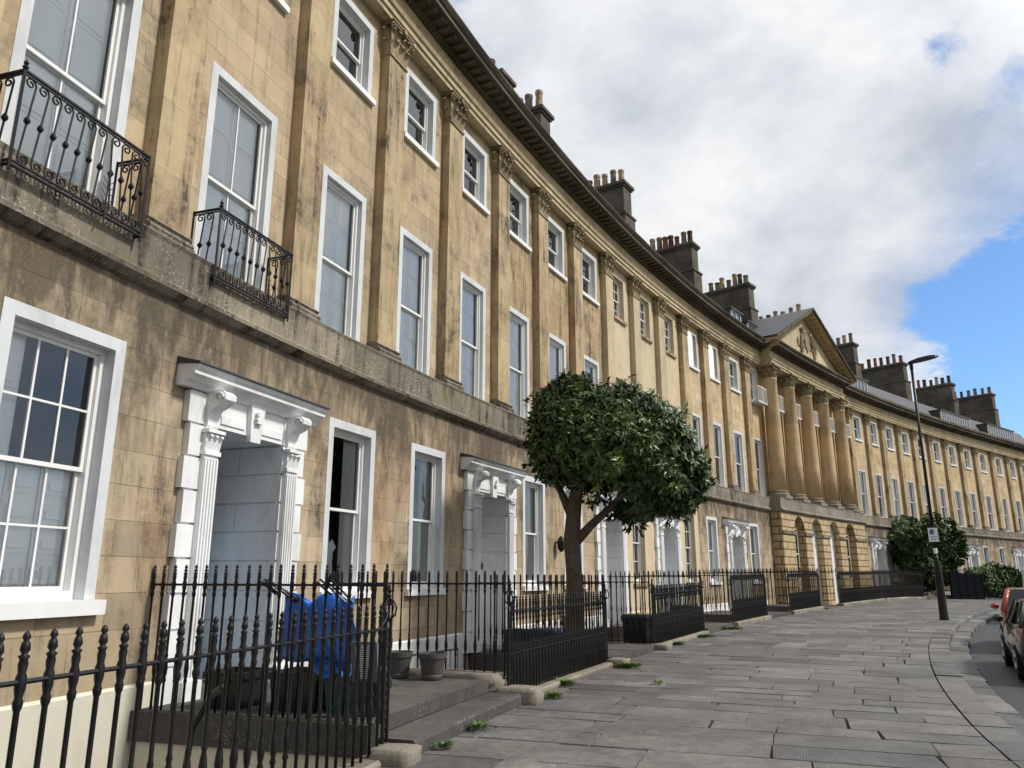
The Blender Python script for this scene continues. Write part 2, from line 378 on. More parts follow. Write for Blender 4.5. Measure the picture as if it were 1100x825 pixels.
# lower gutter step along the kerb
mb = MB(W)
for i, a in enumerate(frange(-26, 108, .95)):
    b = a + .94; e = U(-.006, .006); mb.cur = R()
    mb.add([(a, 8.84, g(a) - .15 + e), (b, 8.84, g(b) - .15 + e), (b, 9.22 + U(-.02, .02), g(b) - .16 + e), (a, 9.22 + U(-.02, .02), g(a) - .16 + e),
            (b, 9.22, g(b) - .34), (a, 9.22, g(a) - .34)], [(0, 1, 2, 3), (3, 2, 4, 5)])
mb.build('gutter_step', M['paver'], kind='structure')
mb = MB(W)
for a in frange(-26, 108, 1.05):
    b = a + 1.038; e = U(-.008, .008); mb.cur = R(); o0, o1 = 8.44, 8.83
    mb.add([(a, o0, g(a) + e), (b, o0, g(b) + e), (b, o1 - .02, g(b) + e), (a, o1 - .02, g(a) + e), (b, o1, g(b) - .025 + e), (a, o1, g(a) - .025 + e), (b, o1 + .01, g(b) - .2), (a, o1 + .01, g(a) - .2)],
           [(0, 1, 2, 3), (3, 2, 4, 5), (5, 4, 6, 7)])
mb.build('kerb', M['paver'], kind='structure')
# bed under the flags
mb = MB(W)
for i in range(len(sl) - 1):
    a, b = sl[i], sl[i + 1]; mb.quad((a, 3.0, g(a) - .022), (b, 3.0, g(b) - .022), (b, 8.5, g(b) - .022), (a, 8.5, g(a) - .022))
    mb.quad((a, 3.0, g(a) - .022), (b, 3.0, g(b) - .022), (b, 3.0, -3.1), (a, 3.0, -3.1), 1)
mb.build('pavement_bed', [M['soil'], M['rubble']], kind='structure')
mb = MB(W); s = -12.0; rr = random.Random(3)
while s < 100:
    wd = rr.uniform(.48, .92); o = 3.14 - rr.uniform(0, .5); first = True
    while o < 8.43:
        ln = rr.uniform(.5, 1.5)
        o2 = min(8.43, o + ln)
        if 8.43 - o2 < .35: o2 = 8.43
        oa = max(o, 3.14)
        if o2 > 3.2:
            gp = rr.uniform(.003, .008); a, b = s + gp, s + wd - gp; c, d = oa + gp, o2 - gp
            e = [rr.uniform(-.004, .004) for _ in range(4)]; j = [rr.uniform(-.028, .028) for _ in range(4)]
            bv = .009; mb.cur = rr.random()
            P = [(a, c), (b, c), (b, d), (a, d)]
            P = [(p[0] + j[k], p[1] + j[(k + 1) % 4] * (.15 if p[1] > 8.4 else .7)) for k, p in enumerate(P)]
            top = [(P[k][0] + bv * (1, -1, -1, 1)[k], P[k][1] + bv * (1, 1, -1, -1)[k], g(P[k][0]) + e[k]) for k in range(4)]
            low = [(P[k][0], P[k][1], g(P[k][0]) - .024) for k in range(4)]
            mb.add(top + low, [(0, 1, 2, 3), (0, 4, 5, 1), (1, 5, 6, 2), (2, 6, 7, 3), (3, 7, 4, 0)])
        o = o2
    s += wd
mb.build('pavement', M['paver'], kind='structure')
# area (light well) floor
mb = MB(W)
for i in range(len(sl) - 1):
    a, b = sl[i], sl[i + 1]; mb.quad((a, -.5, -2.45), (b, -.5, -2.45), (b, 3.05, -2.45), (a, 3.05, -2.45))
mb.build('basement_area_floor', M['slab'], kind='structure')

# ------------------------------------------------------------------ house pieces
GO, UO = .22, -.20      # ground floor wall plane, upper wall plane
def wall_zone(mb, s0, s1, o, z0, z1, ops, m_wall=0, m_rev=1, m_dark=2, depth=.2, niche=.9):
    ss = sorted(set([s0, s1] + [v for q in ops for v in q[:2]])); zz = sorted(set([z0, z1] + [v for q in ops for v in q[2:4]]))
    ss2 = []
    for a, b in zip(ss, ss[1:]): ss2 += frange(a, b, 1.3)[:-1]
    ss2.append(ss[-1])
    for a, b in zip(ss2, ss2[1:]):
        for c, d in zip(zz, zz[1:]):
            ms, mz = (a + b) / 2, (c + d) / 2
            if any(q[0] < ms < q[1] and q[2] < mz < q[3] for q in ops): continue
            mb.quad((a, o, c), (b, o, c), (b, o, d), (a, o, d), m_wall)
    for q in ops:
        a, b, c, d = q[:4]; dp = q[4] if len(q) > 4 else depth; i = o - dp
        mb.quad((a, o, c), (a, i, c), (a, i, d), (a, o, d), m_rev); mb.quad((b, i, c), (b, o, c), (b, o, d), (b, i, d), m_rev)
        mb.quad((a, o, d), (a, i, d), (b, i, d), (b, o, d), m_rev); mb.quad((a, i, c), (a, o, c), (b, o, c), (b, i, c), m_rev)
        if len(q) > 5: continue
        e = .35; k = i - niche
        A, B, Cc, D = a - e, b + e, c - .1, d + .2
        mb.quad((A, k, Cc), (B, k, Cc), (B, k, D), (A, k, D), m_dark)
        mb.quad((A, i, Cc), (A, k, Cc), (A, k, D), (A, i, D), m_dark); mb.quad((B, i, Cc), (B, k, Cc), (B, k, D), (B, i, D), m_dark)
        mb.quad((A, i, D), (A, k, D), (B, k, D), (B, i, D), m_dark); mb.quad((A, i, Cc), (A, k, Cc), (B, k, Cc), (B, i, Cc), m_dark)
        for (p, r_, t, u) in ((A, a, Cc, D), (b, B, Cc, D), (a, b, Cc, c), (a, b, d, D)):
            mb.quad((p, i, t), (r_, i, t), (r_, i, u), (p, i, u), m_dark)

def window(house, sc, w, z0, z1, o, st):
    """sash window; w x (z1-z0) is the outer size with its painted surround"""
    bd = st.get('bd', .13); tb = st.get('tb', bd)
    a, b, c, d = sc - w / 2 + bd, sc + w / 2 - bd, z0, z1 - tb
    dp = st.get('dp', .15); cols, ru, rl = st.get('cols', 1), st.get('ru', 1), st.get('rl', 1)
    mb = MB(W); fo = o - dp; fr = .055
    mb.box(a, a + fr, fo - .07, fo + .03, c, d); mb.box(b - fr, b, fo - .07, fo + .03, c, d)
    mb.box(a + fr, b - fr, fo - .07, fo + .03, d - fr, d); mb.box(a + fr, b - fr, fo - .07, fo + .035, c, c + fr + .03)
    mid = c + (d - c) * st.get('mid', .5); ia, ib = a + fr, b - fr; sf = .042
    for (lo, hi, oo, rows) in ((mid - .02, d - fr, fo - .005, ru), (c + fr + .03, mid + .02, fo - .05, rl)):
        mb.box(ia, ia + sf, oo - .03, oo, lo, hi); mb.box(ib - sf, ib, oo - .03, oo, lo, hi)
        mb.box(ia + sf, ib - sf, oo - .03, oo, hi - sf, hi); mb.box(ia + sf, ib - sf, oo - .03, oo, lo, lo + sf)
        t = .011
        for k in range(1, cols):
            x = ia + sf + (ib - ia - 2 * sf) * k / cols; mb.box(x - t, x + t, oo - .025, oo - .002, lo + sf, hi - sf)
        for k in range(1, rows):
            z = lo + sf + (hi - lo - 2 * sf) * k / rows
            mb.box(ia + sf, ib - sf, oo - .024, oo - .004, z - t, z + t)
    wn = mb.build('window', M['frame'], house)
    pb = MB(W)
    for lo, hi, oo in ((mid - .02 + sf, d - fr - sf, fo - .02), (c + fr + .03 + sf, mid + .02 - sf, fo - .065)):
        j = [U(-.004, .004) for _ in range(4)]
        pb.quad((ia + sf, oo + j[3], hi), (ib - sf, oo + j[2], hi), (ib - sf, oo + j[1], lo), (ia + sf, oo + j[0], lo))
    pb.build('pane', M['glass'], wn)
    if bd > .02 and st.get('surround', True):
        s_ = MB(W); e = .007; A, B = sc - w / 2, sc + w / 2
        s_.box(A, a, o + .0005, o + e, c, z1 ); s_.box(b, B, o + .0005, o + e, c, z1); s_.box(a, b, o + .0005, o + e, d, z1)
        s_.build('surround', st.get('sm', M['greywhite']), wn)
    if st.get('sill', 'white'):
        s_ = MB(W); A, B = sc - w / 2 - .06, sc + w / 2 + .06; h = st.get('sh', .11); pr = st.get('sp', .08)
        s_.box(A, B, o - .005, o + pr, c - h, c - .002); s_.box(a, b, fo, o - .006, c - .03, c + .002)
        s_.build('sill', M['frame'] if st.get('sill', 'white') == 'white' else M['pil'], wn)
    kind = st.get('inside')
    if kind in ('shut', 'half', 'open', 'low'):
        s_ = MB(W); so = fo - .12
        span = {'low': [(ia, ia + (ib - ia) * .30), (ia + (ib - ia) * .31, ia + (ib - ia) * .64), (ia + (ib - ia) * .65, ib)], 'shut': [(ia, (ia + ib) / 2 - .004), ((ia + ib) / 2 + .004, ib)], 'half': [(ia, ia + (ib - ia) * .45)], 'open': [(ia - .02, ia + .16), (ib - .16, ib + .02)]}[kind]
        for p, q in span:
            dd_ = mid if kind == 'low' and p > ia else d
            lev = frange(c + .1, dd_ - .05, (dd_ - c) / 4)
            s_.box(p, q, so - .03, so, c + .05, dd_ - .02)
            for l0, l1 in zip(lev, lev[1:]):
                if q - p > .14:
                    i_, t_ = .045, .012
                    s_.box(p + i_, q - i_, so, so + .014, l0 + .05, l1 - .05)
                    s_.box(p + i_ + .05, q - i_ - .05, so + .014, so + .032, l0 + .10, l1 - .10)
        s_.build('shutter', M['shutter'], wn)
    elif kind == 'curtain':
        s_ = MB(W); so = fo - .12
        for p, q in ((ia - .02, ia + .26), (ib - .34, ib + .02)):
            n = 8
            for k in range(n):
                x0 = p + (q - p) * k / n; x1 = p + (q - p) * (k + 1) / n; o0 = so + (.03 if k % 2 else 0); o1 = so + (0 if k % 2 else .03)
                s_.quad((x0, o0, c), (x1, o1, c), (x1, o1, d), (x0, o0, d))
        s_.build('curtain', M['curtain'], wn)
    elif kind == 'blind':
        s_ = MB(W); so = fo - .1; s_.box(ia - .01, ib + .01, so - .01, so, c + (d - c) * st.get('bl', .4), d - .02)
        s_.build('blind', M['shutter'], wn)
    return wn, (a, b, c, d)

def leafstrip(mb, s, o, z, w, h, out, dirs=(0, 1), mat=0):
    """acanthus leaf: strip that bends outwards and curls over; dirs = outward direction in (s, o)"""
    ds_, do_ = dirs; ts, to = -do_, ds_
    prof = [(0, 0, 1.), (.25, .45, 1.05), (.5, .8, .95), (1., 1., .75), (1.15, .86, .45)]
    vs = []
    for d, zz, ww in prof:
        for t in (-.5, 0, .5):
            dd = out * d + (.018 if t == 0 else 0)
            vs.append((s + ds_ * dd + ts * t * w * ww, o + do_ * dd + to * t * w * ww, z + h * zz))
    fs = []
    for i in range(len(prof) - 1):
        for k in range(2): a = i * 3 + k; fs.append((a, a + 1, a + 4, a + 3))
    mb.add(vs, fs, mat)

def pil_capital(mb, s0, s1, o, z0, z1):
    h = z1 - z0; w = s1 - s0
    mb.box(s0 - .015, s1 + .015, UO, o + .03, z0, z0 + .045)
    mb.box(s0 + .02, s1 - .02, UO, o - .01, z0 + .045, z1 - .08)
    for (n, zz, hh, out) in ((3, z0 + .05, h * .36, .11), (2, z0 + .12 + h * .2, h * .38, .14)):
        for k in range(n):
            leafstrip(mb, s0 + w * (k + .5) / n + U(-.01, .01), o, zz, w / 3.1, hh + U(-.03, .02), out)
        for sd, sg in ((s0, -1), (s1, 1)): leafstrip(mb, sd, o - .09, zz, .17, hh, out, (sg, 0))
    for sd, sg in ((s0, -1), (s1, 1)):
        c = (sd + sg * .05, z1 - .17)
        pts = []
        for k in range(15):
            a = k * .62; r = .095 * (1 - k / 18); pts.append((c[0] - sg * r * math.cos(a), o + .09 - .006 * k * 0, c[1] + r * math.sin(a)))
        mb.tube(pts, .02, 4); mb.tube([(sd - sg * .12, o + .03, z0 + h * .45), (sd - sg * .02, o + .09, z1 - .16)], .018, 4)
        mb.tube([(sd - sg * .2, o + .02, z0 + h * .5), (sd - sg * .24, o + .07, z1 - .2), (sd - sg * .18, o + .07, z1 - .13)], .02, 4)
    mb.box(s0 - .07, s1 + .07, UO, o + .10, z1 - .08, z1 - .035); mb.box(s0 - .09, s1 + .09, UO, o + .12, z1 - .035, z1 - .001)
    mb.box((s0 + s1) / 2 - .05, (s0 + s1) / 2 + .05, o + .1, o + .16, z1 - .12, z1 - .02)

def pilaster(house, s0, w=.62, cream=False):
    s1 = s0 + w; mb = MB(W); mb.box(s0, s1, UO, 0, 5.66, 11.58)
    p = mb.build('pilaster', M['pilcream'] if cream else M['pil'], house)
    mb = MB(W)
    mb.box(s0 - .07, s1 + .07, UO, .10, 5.36, 5.47)
    mb.sweep([(UO, 5.47), (.085, 5.47), (.10, 5.50), (.085, 5.535), (.04, 5.55), (.04, 5.575), (.065, 5.60), (.04, 5.63), (.0, 5.66), (UO, 5.66)], [s0 - .055, s1 + .055])
    mb.build('base', M['soot'], p)
    mb = MB(W); pil_capital(mb, s0, s1, 0, 11.58, 12.32); mb.build('capital', M['capital'], p)
    return p

ENT = [(UO, 12.32), (.05, 12.32), (.05, 12.43), (.09, 12.44), (.09, 12.56), (.13, 12.58), (.16, 12.66), (.03, 12.69), (.03, 13.02), (.07, 13.05), (.09, 13.11), (.16, 13.13), (.17, 13.24), (.55, 13.26), (.55, 13.35), (.59, 13.38), (.65, 13.46), (.65, 13.50), (.34, 13.60), (.30, 13.82), (-.1, 13.84), (-.6, 13.84)]
ENTM = [0] * 9 + [1] * 12
def entablature(house, s0, s1, off=0., label=None):
    pr = [(o + (off if o > UO else 0), z) for o, z in ENT]
    mb = MB(W); mb.sweep(pr, frange(s0, s1, 1.25), ENTM)
    n = int((s1 - s0) / .30)
    for k in range(n):
        a = s0 + (s1 - s0) * (k + .3) / n; mb.box(a, a + .11, .17 + off, .46 + off, 13.175, 13.255, 1)
    n = int((s1 - s0) / .13)
    for k in range(n):
        a = s0 + (s1 - s0) * (k + .3) / n; mb.box(a, a + .07, .09 + off, .135 + off, 13.055, 13.115, 1)
    return mb.build('entablature', [M['frieze'], M['cornice']], house)
def ledge(house, s0, s1, skip=None):
    pr = [(GO, 4.66), (GO + .06, 4.68), (GO + .13, 4.74), (GO + .14, 4.79), (GO + .06, 4.82), (GO + .03, 4.86), (GO + .04, 5.28), (GO + .06, 5.33), (GO + .02, 5.36), (UO, 5.36)]
    mb = MB(W); mb.sweep(pr, frange(s0, s1, 1.25)); return mb.build('ledge', M['soot'], house)

def pot(parent, s, o, z, mat, h=.8, r=.14, crown=False):
    mb = MB(W); pr = [(r * 1.15, z), (r * 1.15, z + .08), (r, z + .12), (r * .88, z + h * .8), (r * 1.02, z + h * .86), (r * 1.02, z + h), (r * .75, z + h), (r * .7, z + h - .12)]
    mb.lathe(s, o, pr, 10); return mb.build('chimney_pot', mat, parent, smooth=False)
def stack(house, s, top, n, oa=-2.4, ob=-5.05, w=.72, pots=None):
    mb = MB(W); s0, s1 = s - w / 2, s + w / 2
    mb.box(s0 - .12, s1 + .12, ob - .1, oa + .1, 12.5, top - 1.75); mb.box(s0 - .17, s1 + .17, ob - .15, oa + .15, top - 1.75, top - 1.65)
    mb.box(s0, s1, ob, oa, top - 1.65, top - .30)
    mb.box(s0 - .06, s1 + .06, ob - .06, oa + .06, top - .30, top - .20); mb.box(s0 - .13, s1 + .13, ob - .13, oa + .13, top - .20, top - .06); mb.taper(s0 - .1, s1 + .1, ob - .1, oa + .1, top - .06, top, .05)
    c = mb.build('chimney', M['stack'], house)
    pots = pots or ['pot_grey'] * n
    for k in range(n):
        q = ob + .25 + (oa - ob - .5) * (k + .0) / max(1, n - 1)
        pot(c, s + U(-.04, .04), q + U(-.03, .03), top - .02, M[pots[k % len(pots)]], U(.62, .92), U(.14, .175))
    return c

def dormer(house, s0, s1, z0, z1, o=-1.05, cols=2, dark=False):
    mb = MB(W); t = .06
    mb.box(s0 - .1, s1 + .1, o - 2.6, o - .02, z0 - .2, z1, 1); mb.box(s0 - .16, s1 + .16, o - 2.7, o + .14, z1, z1 + .09, 1)
    mb.box(s0, s0 + t, o - .02, o + .05, z0, z1, 0); mb.box(s1 - t, s1, o - .02, o + .05, z0, z1, 0)
    mb.box(s0 + t, s1 - t, o - .02, o + .05, z0, z0 + t, 0); mb.box(s0 + t, s1 - t, o - .02, o + .05, z1 - t, z1, 0)
    for k in range(1, cols):
        x = s0 + (s1 - s0) * k / cols; mb.box(x - .025, x + .025, o - .015, o + .045, z0 + t, z1 - t, 0)
    d = mb.build('dormer', [M['frame'], M['slate']], house)
    mb = MB(W); mb.quad((s0 + t, o + .01, z1 - t), (s1 - t, o + .01, z1 - t), (s1 - t, o + .01, z0 + t), (s0 + t, o + .01, z0 + t)); mb.build('pane', M['glass'], d)
    return d

def door_case(house, sc, z0, door_mat, detail=True):
    """white painted stone doorcase in a rusticated recess"""
    o = GO; hw = .66; zt = 3.34; mb = MB(W)
    # quoined outer strips
    nb = 9; hz = (3.72 - z0) / nb
    for k in range(nb):
        za, zb = z0 + k * hz, z0 + (k + 1) * hz - .025
        for sg in (-1, 1):
            e = .0 if k % 2 else .05
            a, b = sorted((sc + sg * (1.15 + e), sc + sg * .93)); mb.box(a, b, o, o + .09, za, zb)
            a, b = sorted((sc + sg * (hw + (.0 if k % 2 else .0)), sc + sg * .95)); mb.box(a, b, o, o + .085, za, zb if zb < zt + .1 else zb)
    for sg in (-1, 1):
        a, b = sorted((sc + sg * (1.13), sc + sg * (hw + .01))); mb.box(a, b, o, o + .055, z0, 3.72)
    mb.box(sc - hw, sc + hw, o - .2, o + .07, zt + .001, 3.75)
    mb.box(sc - .62, sc - .16, o + .07, o + .09, zt + .06, 3.5); mb.box(sc + .16, sc + .62, o + .07, o + .09, zt + .06, 3.5)
    mb.add([(sc - .1, o + .07, zt - .08), (sc + .1, o + .07, zt - .08), (sc + .14, o + .07, 3.74), (sc - .14, o + .07, 3.74), (sc - .1, o + .13, zt - .08), (sc + .1, o + .13, zt - .08), (sc + .14, o + .15, 3.74), (sc - .14, o + .15, 3.74)],
           [(3, 2, 1, 0), (4, 5, 6, 7), (0, 1, 5, 4), (1, 2, 6, 5), (2, 3, 7, 6), (3, 0, 4, 7)])
    for k in range(9): mb.box(sc + U(-.07, .03), sc + U(.04, .08), o + .14, o + .19, 3.5 + k * .015, 3.53 + k * .015)
    # cornice
    pr = [(o, 3.72), (o + .1, 3.72), (o + .13, 3.77), (o + .18, 3.79), (o + .2, 3.83), (o + .26, 3.845), (o + .26, 3.89), (o + .29, 3.91), (o + .31, 3.95), (o, 3.98)]
    mb.sweep(pr, [sc - 1.36, sc + 1.36])
    ds_ = mb.build('door_surround', M['white'], house)
    mb = MB(W); mb.add([(sc - 1.38, o, 4.06), (sc + 1.38, o, 4.06), (sc + 1.38, o + .33, 3.975), (sc - 1.38, o + .33, 3.975), (sc - 1.38, o, 3.982), (sc + 1.38, o, 3.982), (sc + 1.38, o + .33, 3.955), (sc - 1.38, o + .33, 3.955)],
                       [(0, 1, 2, 3), (4, 7, 6, 5), (3, 2, 6, 7), (0, 3, 7, 4), (2, 1, 5, 6), (1, 0, 4, 5)])
    mb.build('flashing', M['lead'], ds_)
    for sg in (-1, 1):
        c = sc + sg * .81; mb = MB(W)
        mb.box(c - .12, c + .12, o + .085, o + .14, z0 + .2, 3.0); mb.box(c - .15, c + .15, o + .06, o + .18, z0, z0 + .2)
        for k in range(5): x = c - .1 + k * .05; mb.box(x - .013, x + .013, o + .14, o + .158, z0 + .26, 2.94)
        mb.box(c - .14, c + .14, o + .06, o + .165, 2.98, 3.03)
        for k in range(3): leafstrip(mb, c - .09 + .09 * k, o + .14, 3.02, .085, .19, .06)
        mb.box(c - .12, c + .12, o + .06, o + .14, 3.03, 3.25); mb.box(c - .15, c + .15, o + .06, o + .2, 3.24, 3.28)
        mb.build('fluted_pilaster', M['white'], ds_)
        mb = MB(W); pts = [(o + .05, 3.28), (o + .1, 3.28), (o + .13, 3.33), (o + .125, 3.42), (o + .16, 3.52), (o + .27, 3.57), (o + .345, 3.63), (o + .35, 3.69), (o + .30, 3.735), (o + .05, 3.74)]
        vs = [(c - .1, p, q) for p, q in pts] + [(c + .1, p, q) for p, q in pts]; n = len(pts)
        mb.add(vs, [tuple(range(n)), tuple(range(2 * n - 1, n - 1, -1))] + [(i, i + n, (i + 1) % n + n, (i + 1) % n) for i in range(n)])
        for x in (c - .115, c + .115): mb.tube([(x, o + .26 + .07 * math.cos(t) * (1 - t / 14), 3.65 + .07 * math.sin(t) * (1 - t / 14)) for t in [k * .6 for k in range(14)]], .013, 4)
        mb.build('console', M['white'], ds_)
    # recess
    mb = MB(W); bk = o - 1.08
    for sg in (-1, 1):
        x = sc + sg * hw
        mb.quad((x + sg * .02, o, z0 - .1), (x + sg * .02, bk, z0 - .1), (x + sg * .02, bk, zt + .1), (x + sg * .02, o, zt + .1))
        nb = 8; hz = (zt - z0) / nb
        for k in range(nb):
            za, zb = z0 + k * hz, z0 + (k + 1) * hz - .022
            cuts = [o - .0, o - .62, bk + .02] if k % 2 else [o, bk + .02]
            for q0, q1 in zip(cuts, cuts[1:]):
                a, b = sorted((x, x + sg * .03)); mb.taper(a, b, q1 + .012, q0 - .012 if q0 != o else q0 - .001, za, zb, .0)
    mb.quad((sc - hw, o, zt), (sc + hw, o, zt), (sc + hw, bk, zt), (sc - hw, bk, zt)); mb.quad((sc - hw - .05, bk, z0 - .1), (sc + hw + .05, bk, z0 - .1), (sc + hw + .05, bk, zt + .1), (sc - hw - .05, bk, zt + .1))
    mb.quad((sc - hw, o, z0 - .001), (sc + hw, o, z0 - .001), (sc + hw, bk, z0 - .001), (sc - hw, bk, z0 - .001), 1)
    mb.build('door_recess', [M['white'], M['slab']], house)
    mb = MB(W); dw = .575; mb.box(sc - dw, sc + dw, bk + .005, bk + .06, z0 + .02, 2.35)
    for p0, p1 in ((sc - dw + .08, sc - .04), (sc + .04, sc + dw - .08)):
        for q0, q1 in ((z0 + .15, z0 + .75), (z0 + .9, z0 + 1.6), (z0 + 1.72, 2.25)):
            if q1 > q0 + .1: mb.box(p0, p1, bk + .06, bk + .075, q0, q1)
    FM = door_mat; d = mb.build('door', door_mat, house)
    mb = MB(W); mb.lathe(sc + .4, bk + .1, [(.03, z0 + .98), (.04, z0 + 1.01), (.03, z0 + 1.04)], 8); mb.build('door_knob', M['chrome'], d)
    mb = MB(W); mb.quad((sc - dw, bk + .02, 2.45), (sc + dw, bk + .02, 2.45), (sc + dw, bk + .02, 3.15), (sc - dw, bk + .02, 3.15)); mb.build('fanlight', M['carglass'], d)
    mb = MB(W); mb.box(sc - dw - .07, sc - dw, bk + .004, bk + .09, z0, 3.2); mb.box(sc + dw, sc + dw + .07, bk + .004, bk + .09, z0, 3.2); mb.box(sc - dw, sc + dw, bk + .004, bk + .1, 2.36, 2.44); mb.box(sc - dw, sc + dw, bk + .004, bk + .09, 3.15, 3.22)
    mb.build('door_frame', door_mat, d)

def balcony(house, sc, w, oo, ob, z0, z1, scrolls=True):
    """wrought iron window balcony with scrolls"""
    mb = MB(W); a, b = sc - w / 2, sc + w / 2; zt, zb = z1, z0; r = .011
    path = [(a, ob), (a, oo), (b, oo), (b, ob)]
    for z, rr_ in ((zt, .018), (zt - .035, .010), (zb + .04, .014), (zb, .017)):
        for p, q in zip(path, path[1:]): mb.tube([(p[0], p[1], z), (q[0], q[1], z)], rr_, 5)
    for p in path: mb.tube([(p[0], p[1], zb - .06), (p[0], p[1], zt + .02)], .015, 5)
    for p in (path[1],): mb.lathe(p[0], p[1], [(.012, zt), (.03, zt + .03), (.012, zt + .05), (.025, zt + .075), (.012, zt + .09), (.002, zt + .13)], 8)
    bl = mb.build('balcony', M['iron'], house)
    # balusters: leaning bars each with a knot and a scroll top and bottom
    def bar(p, q, lean=1):
        m = MB(W); z_a, z_b = zb + .04, zt - .035; h = z_b - z_a; rad = .058; ds_, do_ = q[0] - p[0], q[1] - p[1]; L = math.hypot(ds_, do_); ux, uy = ds_ / L, do_ / L
        def P(t, z): return (p[0] + ux * t, p[1] + uy * t, z)
        m.tube([P(0 - lean * .035, z_a + .05), P(lean * .035, z_b - .05)], .010, 5)
        m.lathe(*P(0, 0)[:2], [(.009, z_a + h * .46), (.032, z_a + h * .5), (.03, z_a + h * .52), (.009, z_a + h * .56)], 6)
        for zc, sg in ((z_b - rad, 1), (z_a + rad, -1)):
            c = lean * .035 * sg - sg * rad * lean
            m.tube([P(c + sg * lean * rad * math.cos(t) * (1 - t / 11), zc + sg * rad * math.sin(t) * (1 - t / 11)) for t in [k * .55 - .5 for k in range(17)]], .0095, 5)
        m.build('baluster', M['iron'], bl)
    n = 11
    for k in range(n):
        t = (k + .7) / (n + .2); p = (a + (b - a) * t, oo); bar(p, (p[0] + 1, oo), 1 if k < n * .55 else -1)
    for x in (a, b):
        for k in range(2): t = (k + 1) / 3.; bar((x, ob + (oo - ob) * t), (x, oo + 1), 1)
    m = MB(W); x = sc + w * .17; m.tube([(x, oo + .02, zb - .04), (x, oo + .02, zb + .42)], [.012, .006], 5); m.lathe(x, oo + .02, [(.004, zb + .4), (.014, zb + .44), (.003, zb + .5)], 6)
    for k in range(5): z = zb + .08 + k * .07; m.tube([(x - .07, oo + .02, z + .04), (x - .03, oo + .02, z), (x + .03, oo + .02, z), (x + .07, oo + .02, z + .04)], .004, 4)
    m.build('spiked_ornament', M['iron'], bl)
    return bl

def roof(house, s0, s1, z=13.8):
    mb = MB(W)
    pr = [(-.55, 13.7), (-.75, z), (-1.0, z), (-2.35, z + 2.2), (-4.6, z + 3.3), (-6.6, z + 2.2), (-9.0, z), (-9.0, -2.5)]
    mb.sweep(pr, frange(s0, s1, 1.5), [0] * 6 + [1], close=True); return mb.build('roof', [M['slate'], M['rubble']], house)

NL = [-10.6, -7.98, -5.3, -2.5, 0, 2.52, 5.05, 7.5, 10.0, 12.6, 15.1, 17.6, 20.15, 22.6, 25.15, 27.9]
NR = [43.64, 46.6, 49.3, 52.2, 55.1, 58.1, 61.2, 64.35, 67.5, 71.2, 74.8, 77.9, 81.0, 84.1, 87.2]
PW = .62
S_1F = dict(bd=.13, inside='shut', mid=.5)
def house(idx, nodes, label, door_bay, wallm, gfm, cream=False, specs=None, door_mat=None, plat=.28, gables=(False, False), stacks=(), dorms=(), baseZ=.5, hood=True, group='houses of the curved terrace'):
    s0, s1 = nodes[0], nodes[-1]; c = W(((s0 + s1) / 2, 0, 0))
    H = thing('terraced_house', label, 'house', (c.x, c.y, 0), group)
    ops_g, ops_u, specs = [], [], specs or {}
    todo = []
    for k in range(len(nodes) - 1):
        sc = (nodes[k] + PW + nodes[k + 1]) / 2
        sp = specs.get(k, {})
        w = sp.get('w', 1.32)
        if k == door_bay:
            ops_g.append((sc - .58, sc + .82, plat - .06, 3.38, .2, 'nofill')); todo.append(('door', sc + .12))
        else:
            st = dict(sp.get('g', {})); bd = st.get('bd', .13)
            gw = sp.get('gw', w); z0, z1 = 1.38, st.get('z1', 3.97)
            ops_g.append((sc - gw / 2 + bd, sc + gw / 2 - bd, z0, z1 - st.get('tb', bd), st.get('dp', .15) + .05)); todo.append(('win', sc, gw, z0, z1, GO, st))
        st = dict(sp.get('f', {})); st.setdefault('dp', .10); bd = st.get('bd', .13); z0, z1 = st.get('z0', 5.38), st.get('z1', 8.36)
        ops_u.append((sc - w / 2 + bd, sc + w / 2 - bd, z0, z1 - st.get('tb', bd), st.get('dp', .15) + .05)); todo.append(('win', sc, w, z0, z1, UO, dict(st, sill=None if z0 < 5.5 else st.get('sill', 'white'))))
        st = dict(sp.get('s', {})); bd = st.get('bd', .13); z0, z1 = 10.42, 12.0; sw = st.get('sw', min(w, 1.3) - .1 * (bd < .05))
        ops_u.append((sc - sw / 2 + bd, sc + sw / 2 - bd, z0, z1 - st.get('tb', bd), st.get('dp', .15) + .05)); todo.append(('win', sc, sw, z0, z1, UO, st))
    mb = MB(W); rev = M['greywhite'] if not cream else M['cream']
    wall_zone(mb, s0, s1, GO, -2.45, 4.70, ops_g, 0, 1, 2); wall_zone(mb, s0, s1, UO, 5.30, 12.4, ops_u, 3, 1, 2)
    for s_, on in ((s0, gables[0]), (s1, gables[1])):
        if on: mb.quad((s_, GO, -2.5), (s_, -9, -2.5), (s_, -9, 13.9), (s_, GO, 13.9), 3)
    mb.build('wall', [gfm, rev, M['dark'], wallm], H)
    # basement coat
    mb = MB(W); dsc = [t[1] for t in todo if t[0] == 'door']
    segs = [(s0, s1)]
    for d in dsc: segs = [(s0, d - 1.17), (d + 1.17, s1)]
    for a, b in segs:
        if b > a + .05:
            mb = MB(W); mb.sweep([(GO, baseZ + .03), (GO + .03, baseZ), (GO + .035, -2.4)], frange(a, b, 1.3), close=False); mb.build('basement_wall', M['limewash'] if idx == 0 else (M['white_base'] if not cream else M['cream']), H)
    for t in todo:
        if t[0] == 'door': door_case(H, t[1], plat, door_mat or M['whitedoor'])
        else: window(H, *t[1:])
    for n_ in nodes[:-1]: pilaster(H, n_, cream=cream)
    ledge(H, s0, s1); entablature(H, s0, s1); roof(H, s0, s1)
    for a in stacks: stack(H, *a)
    for a in dorms: dormer(H, *a)
    return H

